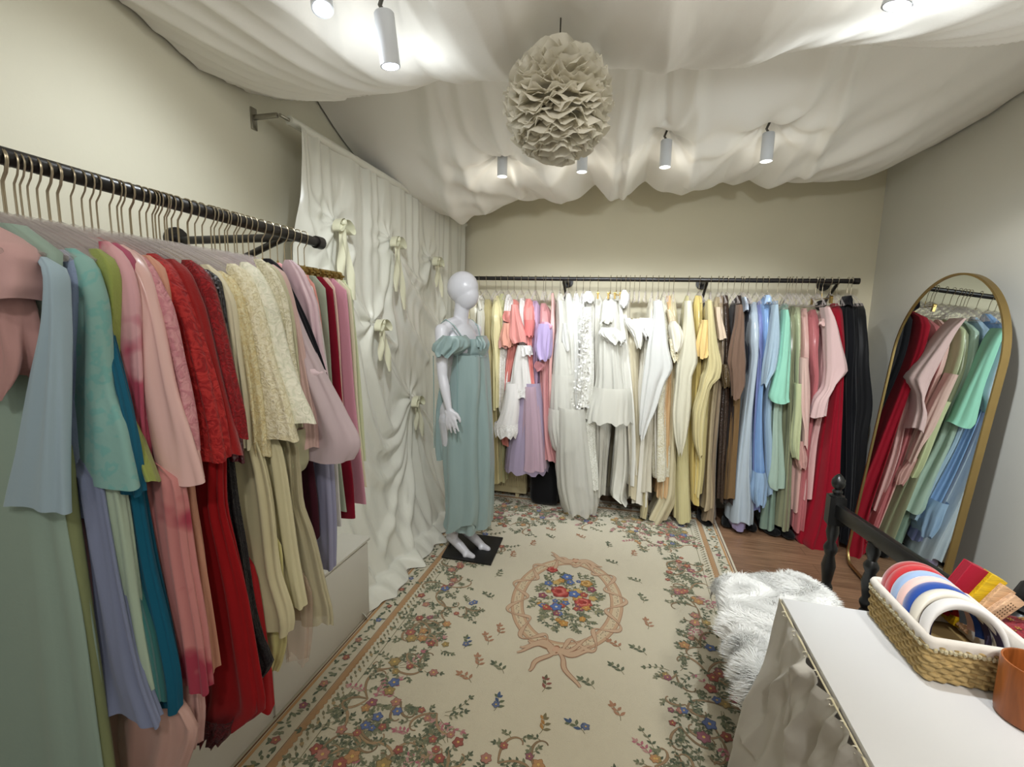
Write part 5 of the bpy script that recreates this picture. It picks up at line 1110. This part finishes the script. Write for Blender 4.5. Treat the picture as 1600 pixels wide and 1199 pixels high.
for i, (lab_, kd, c_, y) in enumerate(HBL):
    t = thing('headband', lab_, 'headband', ((BX0+BX1)/2, y, TZ+.05), 'padded headbands in the basket'); G_ = []
    ctr = Vector(((BX0+BX1)/2-.002, y-.006, TZ+.070)); R_ = .073; lean = Vector((0, .42, .9)).normalized(); W_ = .020
    for a in np.linspace(-.25, PI+.25, 46):
        rad = Vector((math.cos(a), 0, 0))+lean*math.sin(a)*1.08; ax_ = Vector((0, .9, -.42)); wd = W_*(.35+.65*math.sin(min(PI, max(0, (a+.25)/(PI+.5)*PI)))**.5); th_ = .011*(.5+.5*math.sin(max(0, min(PI, a))))
        c0 = ctr+rad*R_; G_.append([tuple(c0+ax_*wd*math.cos(b)+rad*th_*math.sin(b)) for b in np.linspace(0, 2*PI, 16, endpoint=False)])
    grid(G_, 'padded_band', mat(kd, c_), t, closed=True)
    G_ = []
    for a in np.linspace(-.25, PI+.25, 46):
        rad = Vector((math.cos(a), 0, 0))+lean*math.sin(a)*1.08; ax_ = Vector((0, .9, -.42)); c0 = ctr+rad*(R_-.0075); G_.append([tuple(c0+ax_*W_*.55*w_q-rad*0) for w_q in (-1, 0, 1)])
    grid(G_, 'lining', mat('cloth', '#3a2f52' if i > 3 else c_), t)
# fans, pouch and cup
FN = [('crimson folded hand fan standing behind the headbands', '#97142a', (1497, 920), (1526, 884), .020, 1.315), ('yellow folded hand fan between the crimson and wooden fans', '#c8a410', (1520, 942), (1556, 900), .017, 1.302),
      ('pale wooden folded hand fan next to the yellow fan', '#c9a27c', (1535, 958), (1571, 916), .014, 1.288), ('pierced wooden folded hand fan nearest the burgundy pouch', '#c7a281', (1545, 968), (1588, 932), .013, 1.272)]
for lab_, c_, p0, p1, hw, y in FN:
    t = thing('hand_fan', lab_, 'hand fan', tuple(ony(*p0, y)), 'folded hand fans on the table')
    a, b = Vector(ony(*p0, y)), Vector(ony(*p1, y)); a = a-(b-a)*1.0; a.z = max(a.z, TZ+.018); L = (b-a).length; R3 = (b-a).to_track_quat('X', 'Y').to_matrix()
    m_ = mat('wood', c_, s=8, sc=(2, 20, 20), r=.6) if 'wood' in lab_ else mat('cloth', c_)
    st_ = MB(); nb = 7
    for k in range(nb): st_.box((a+b)/2+R3 @ Vector((.001*(k % 2), 0, -.009+.018*k/(nb-1))), (L-.002*(k % 2), hw*2, .0024), R3)
    st_.build('folded_sticks', m_, t, False)
    for s_ in (-1, 1): MB().box((a+b)/2+R3 @ Vector((0, 0, s_*.0125)), (L, hw*2+.002, .004), R3).build('guard', m_, t, True, .001)
    if 'pierced' in lab_:
        ho = MB()
        for k in range(9):
            for j in (-.006, 0, .006): 
                cpt = (a+b)/2+R3 @ Vector((L*(-.05+k*.05), j, -.0146 if (R3 @ Vector((0, 0, 1))).y > 0 else .0146)); ho.box(cpt, (.003, .0022, .0006), R3)
        ho.build('piercing', mat('cloth', '#4a3320'), t, False)
pu = thing('brocade_pouch', 'burgundy brocade pouch with gold flowers beside the hand fans', 'pouch', (.915, 1.25, TZ))
blob('pouch_body', (.93, 1.255, TZ+.036), (.155, .125, .066), mat('brocade', '#5d0d1a', c2='#7d1a26'), pu, 2, 2.4, .05, 30)
eb = MB(); r = random.Random(4)
for k in range(46):
    a, ph_ = r.uniform(0, 6.28), r.uniform(.1, 1.3); c0 = Vector((.93+.078*math.cos(ph_)*math.cos(a), 1.255+.063*math.cos(ph_)*math.sin(a), TZ+.037+.034*math.sin(ph_)))
    for j in range(4): eb.lathe(tuple(c0+Vector((.004*math.cos(j*1.57+a), .004*math.sin(j*1.57+a), .001))), [(.0004, -.001), (.0026, 0), (.0004, .0012)], 6)
eb.build('gold_embroidery', mat('metal', '#c79a52', r=.35), pu)
bd = MB()
for k in range(40):
    a = 2*PI*k/40; bd.lathe((.93+.08*math.cos(a), 1.255+.065*math.sin(a), TZ+.026+.004*math.sin(5*a)), [(.0004, -.003), (.003, 0), (.0004, .003)], 8)
bd.build('bead_edge', mat('gloss', '#e8dccb', r=.25), pu)
cu = thing('wooden_cup', 'round reddish brown wooden cup at the right edge of the table', 'cup', (.787, 1.018, TZ))
MB().lathe((.787, 1.018, TZ+.0005), [(.040, 0), (.049, .004), (.0505, .02), (.0515, .112), (.0505, .1165), (.0475, .1165), (.0460, .112), (.0445, .012), (.001, .010)], 48).build('cup_body', mat('wood', '#9a5628', s=5, sc=(9, 9, 1.5), r=.32), cu)
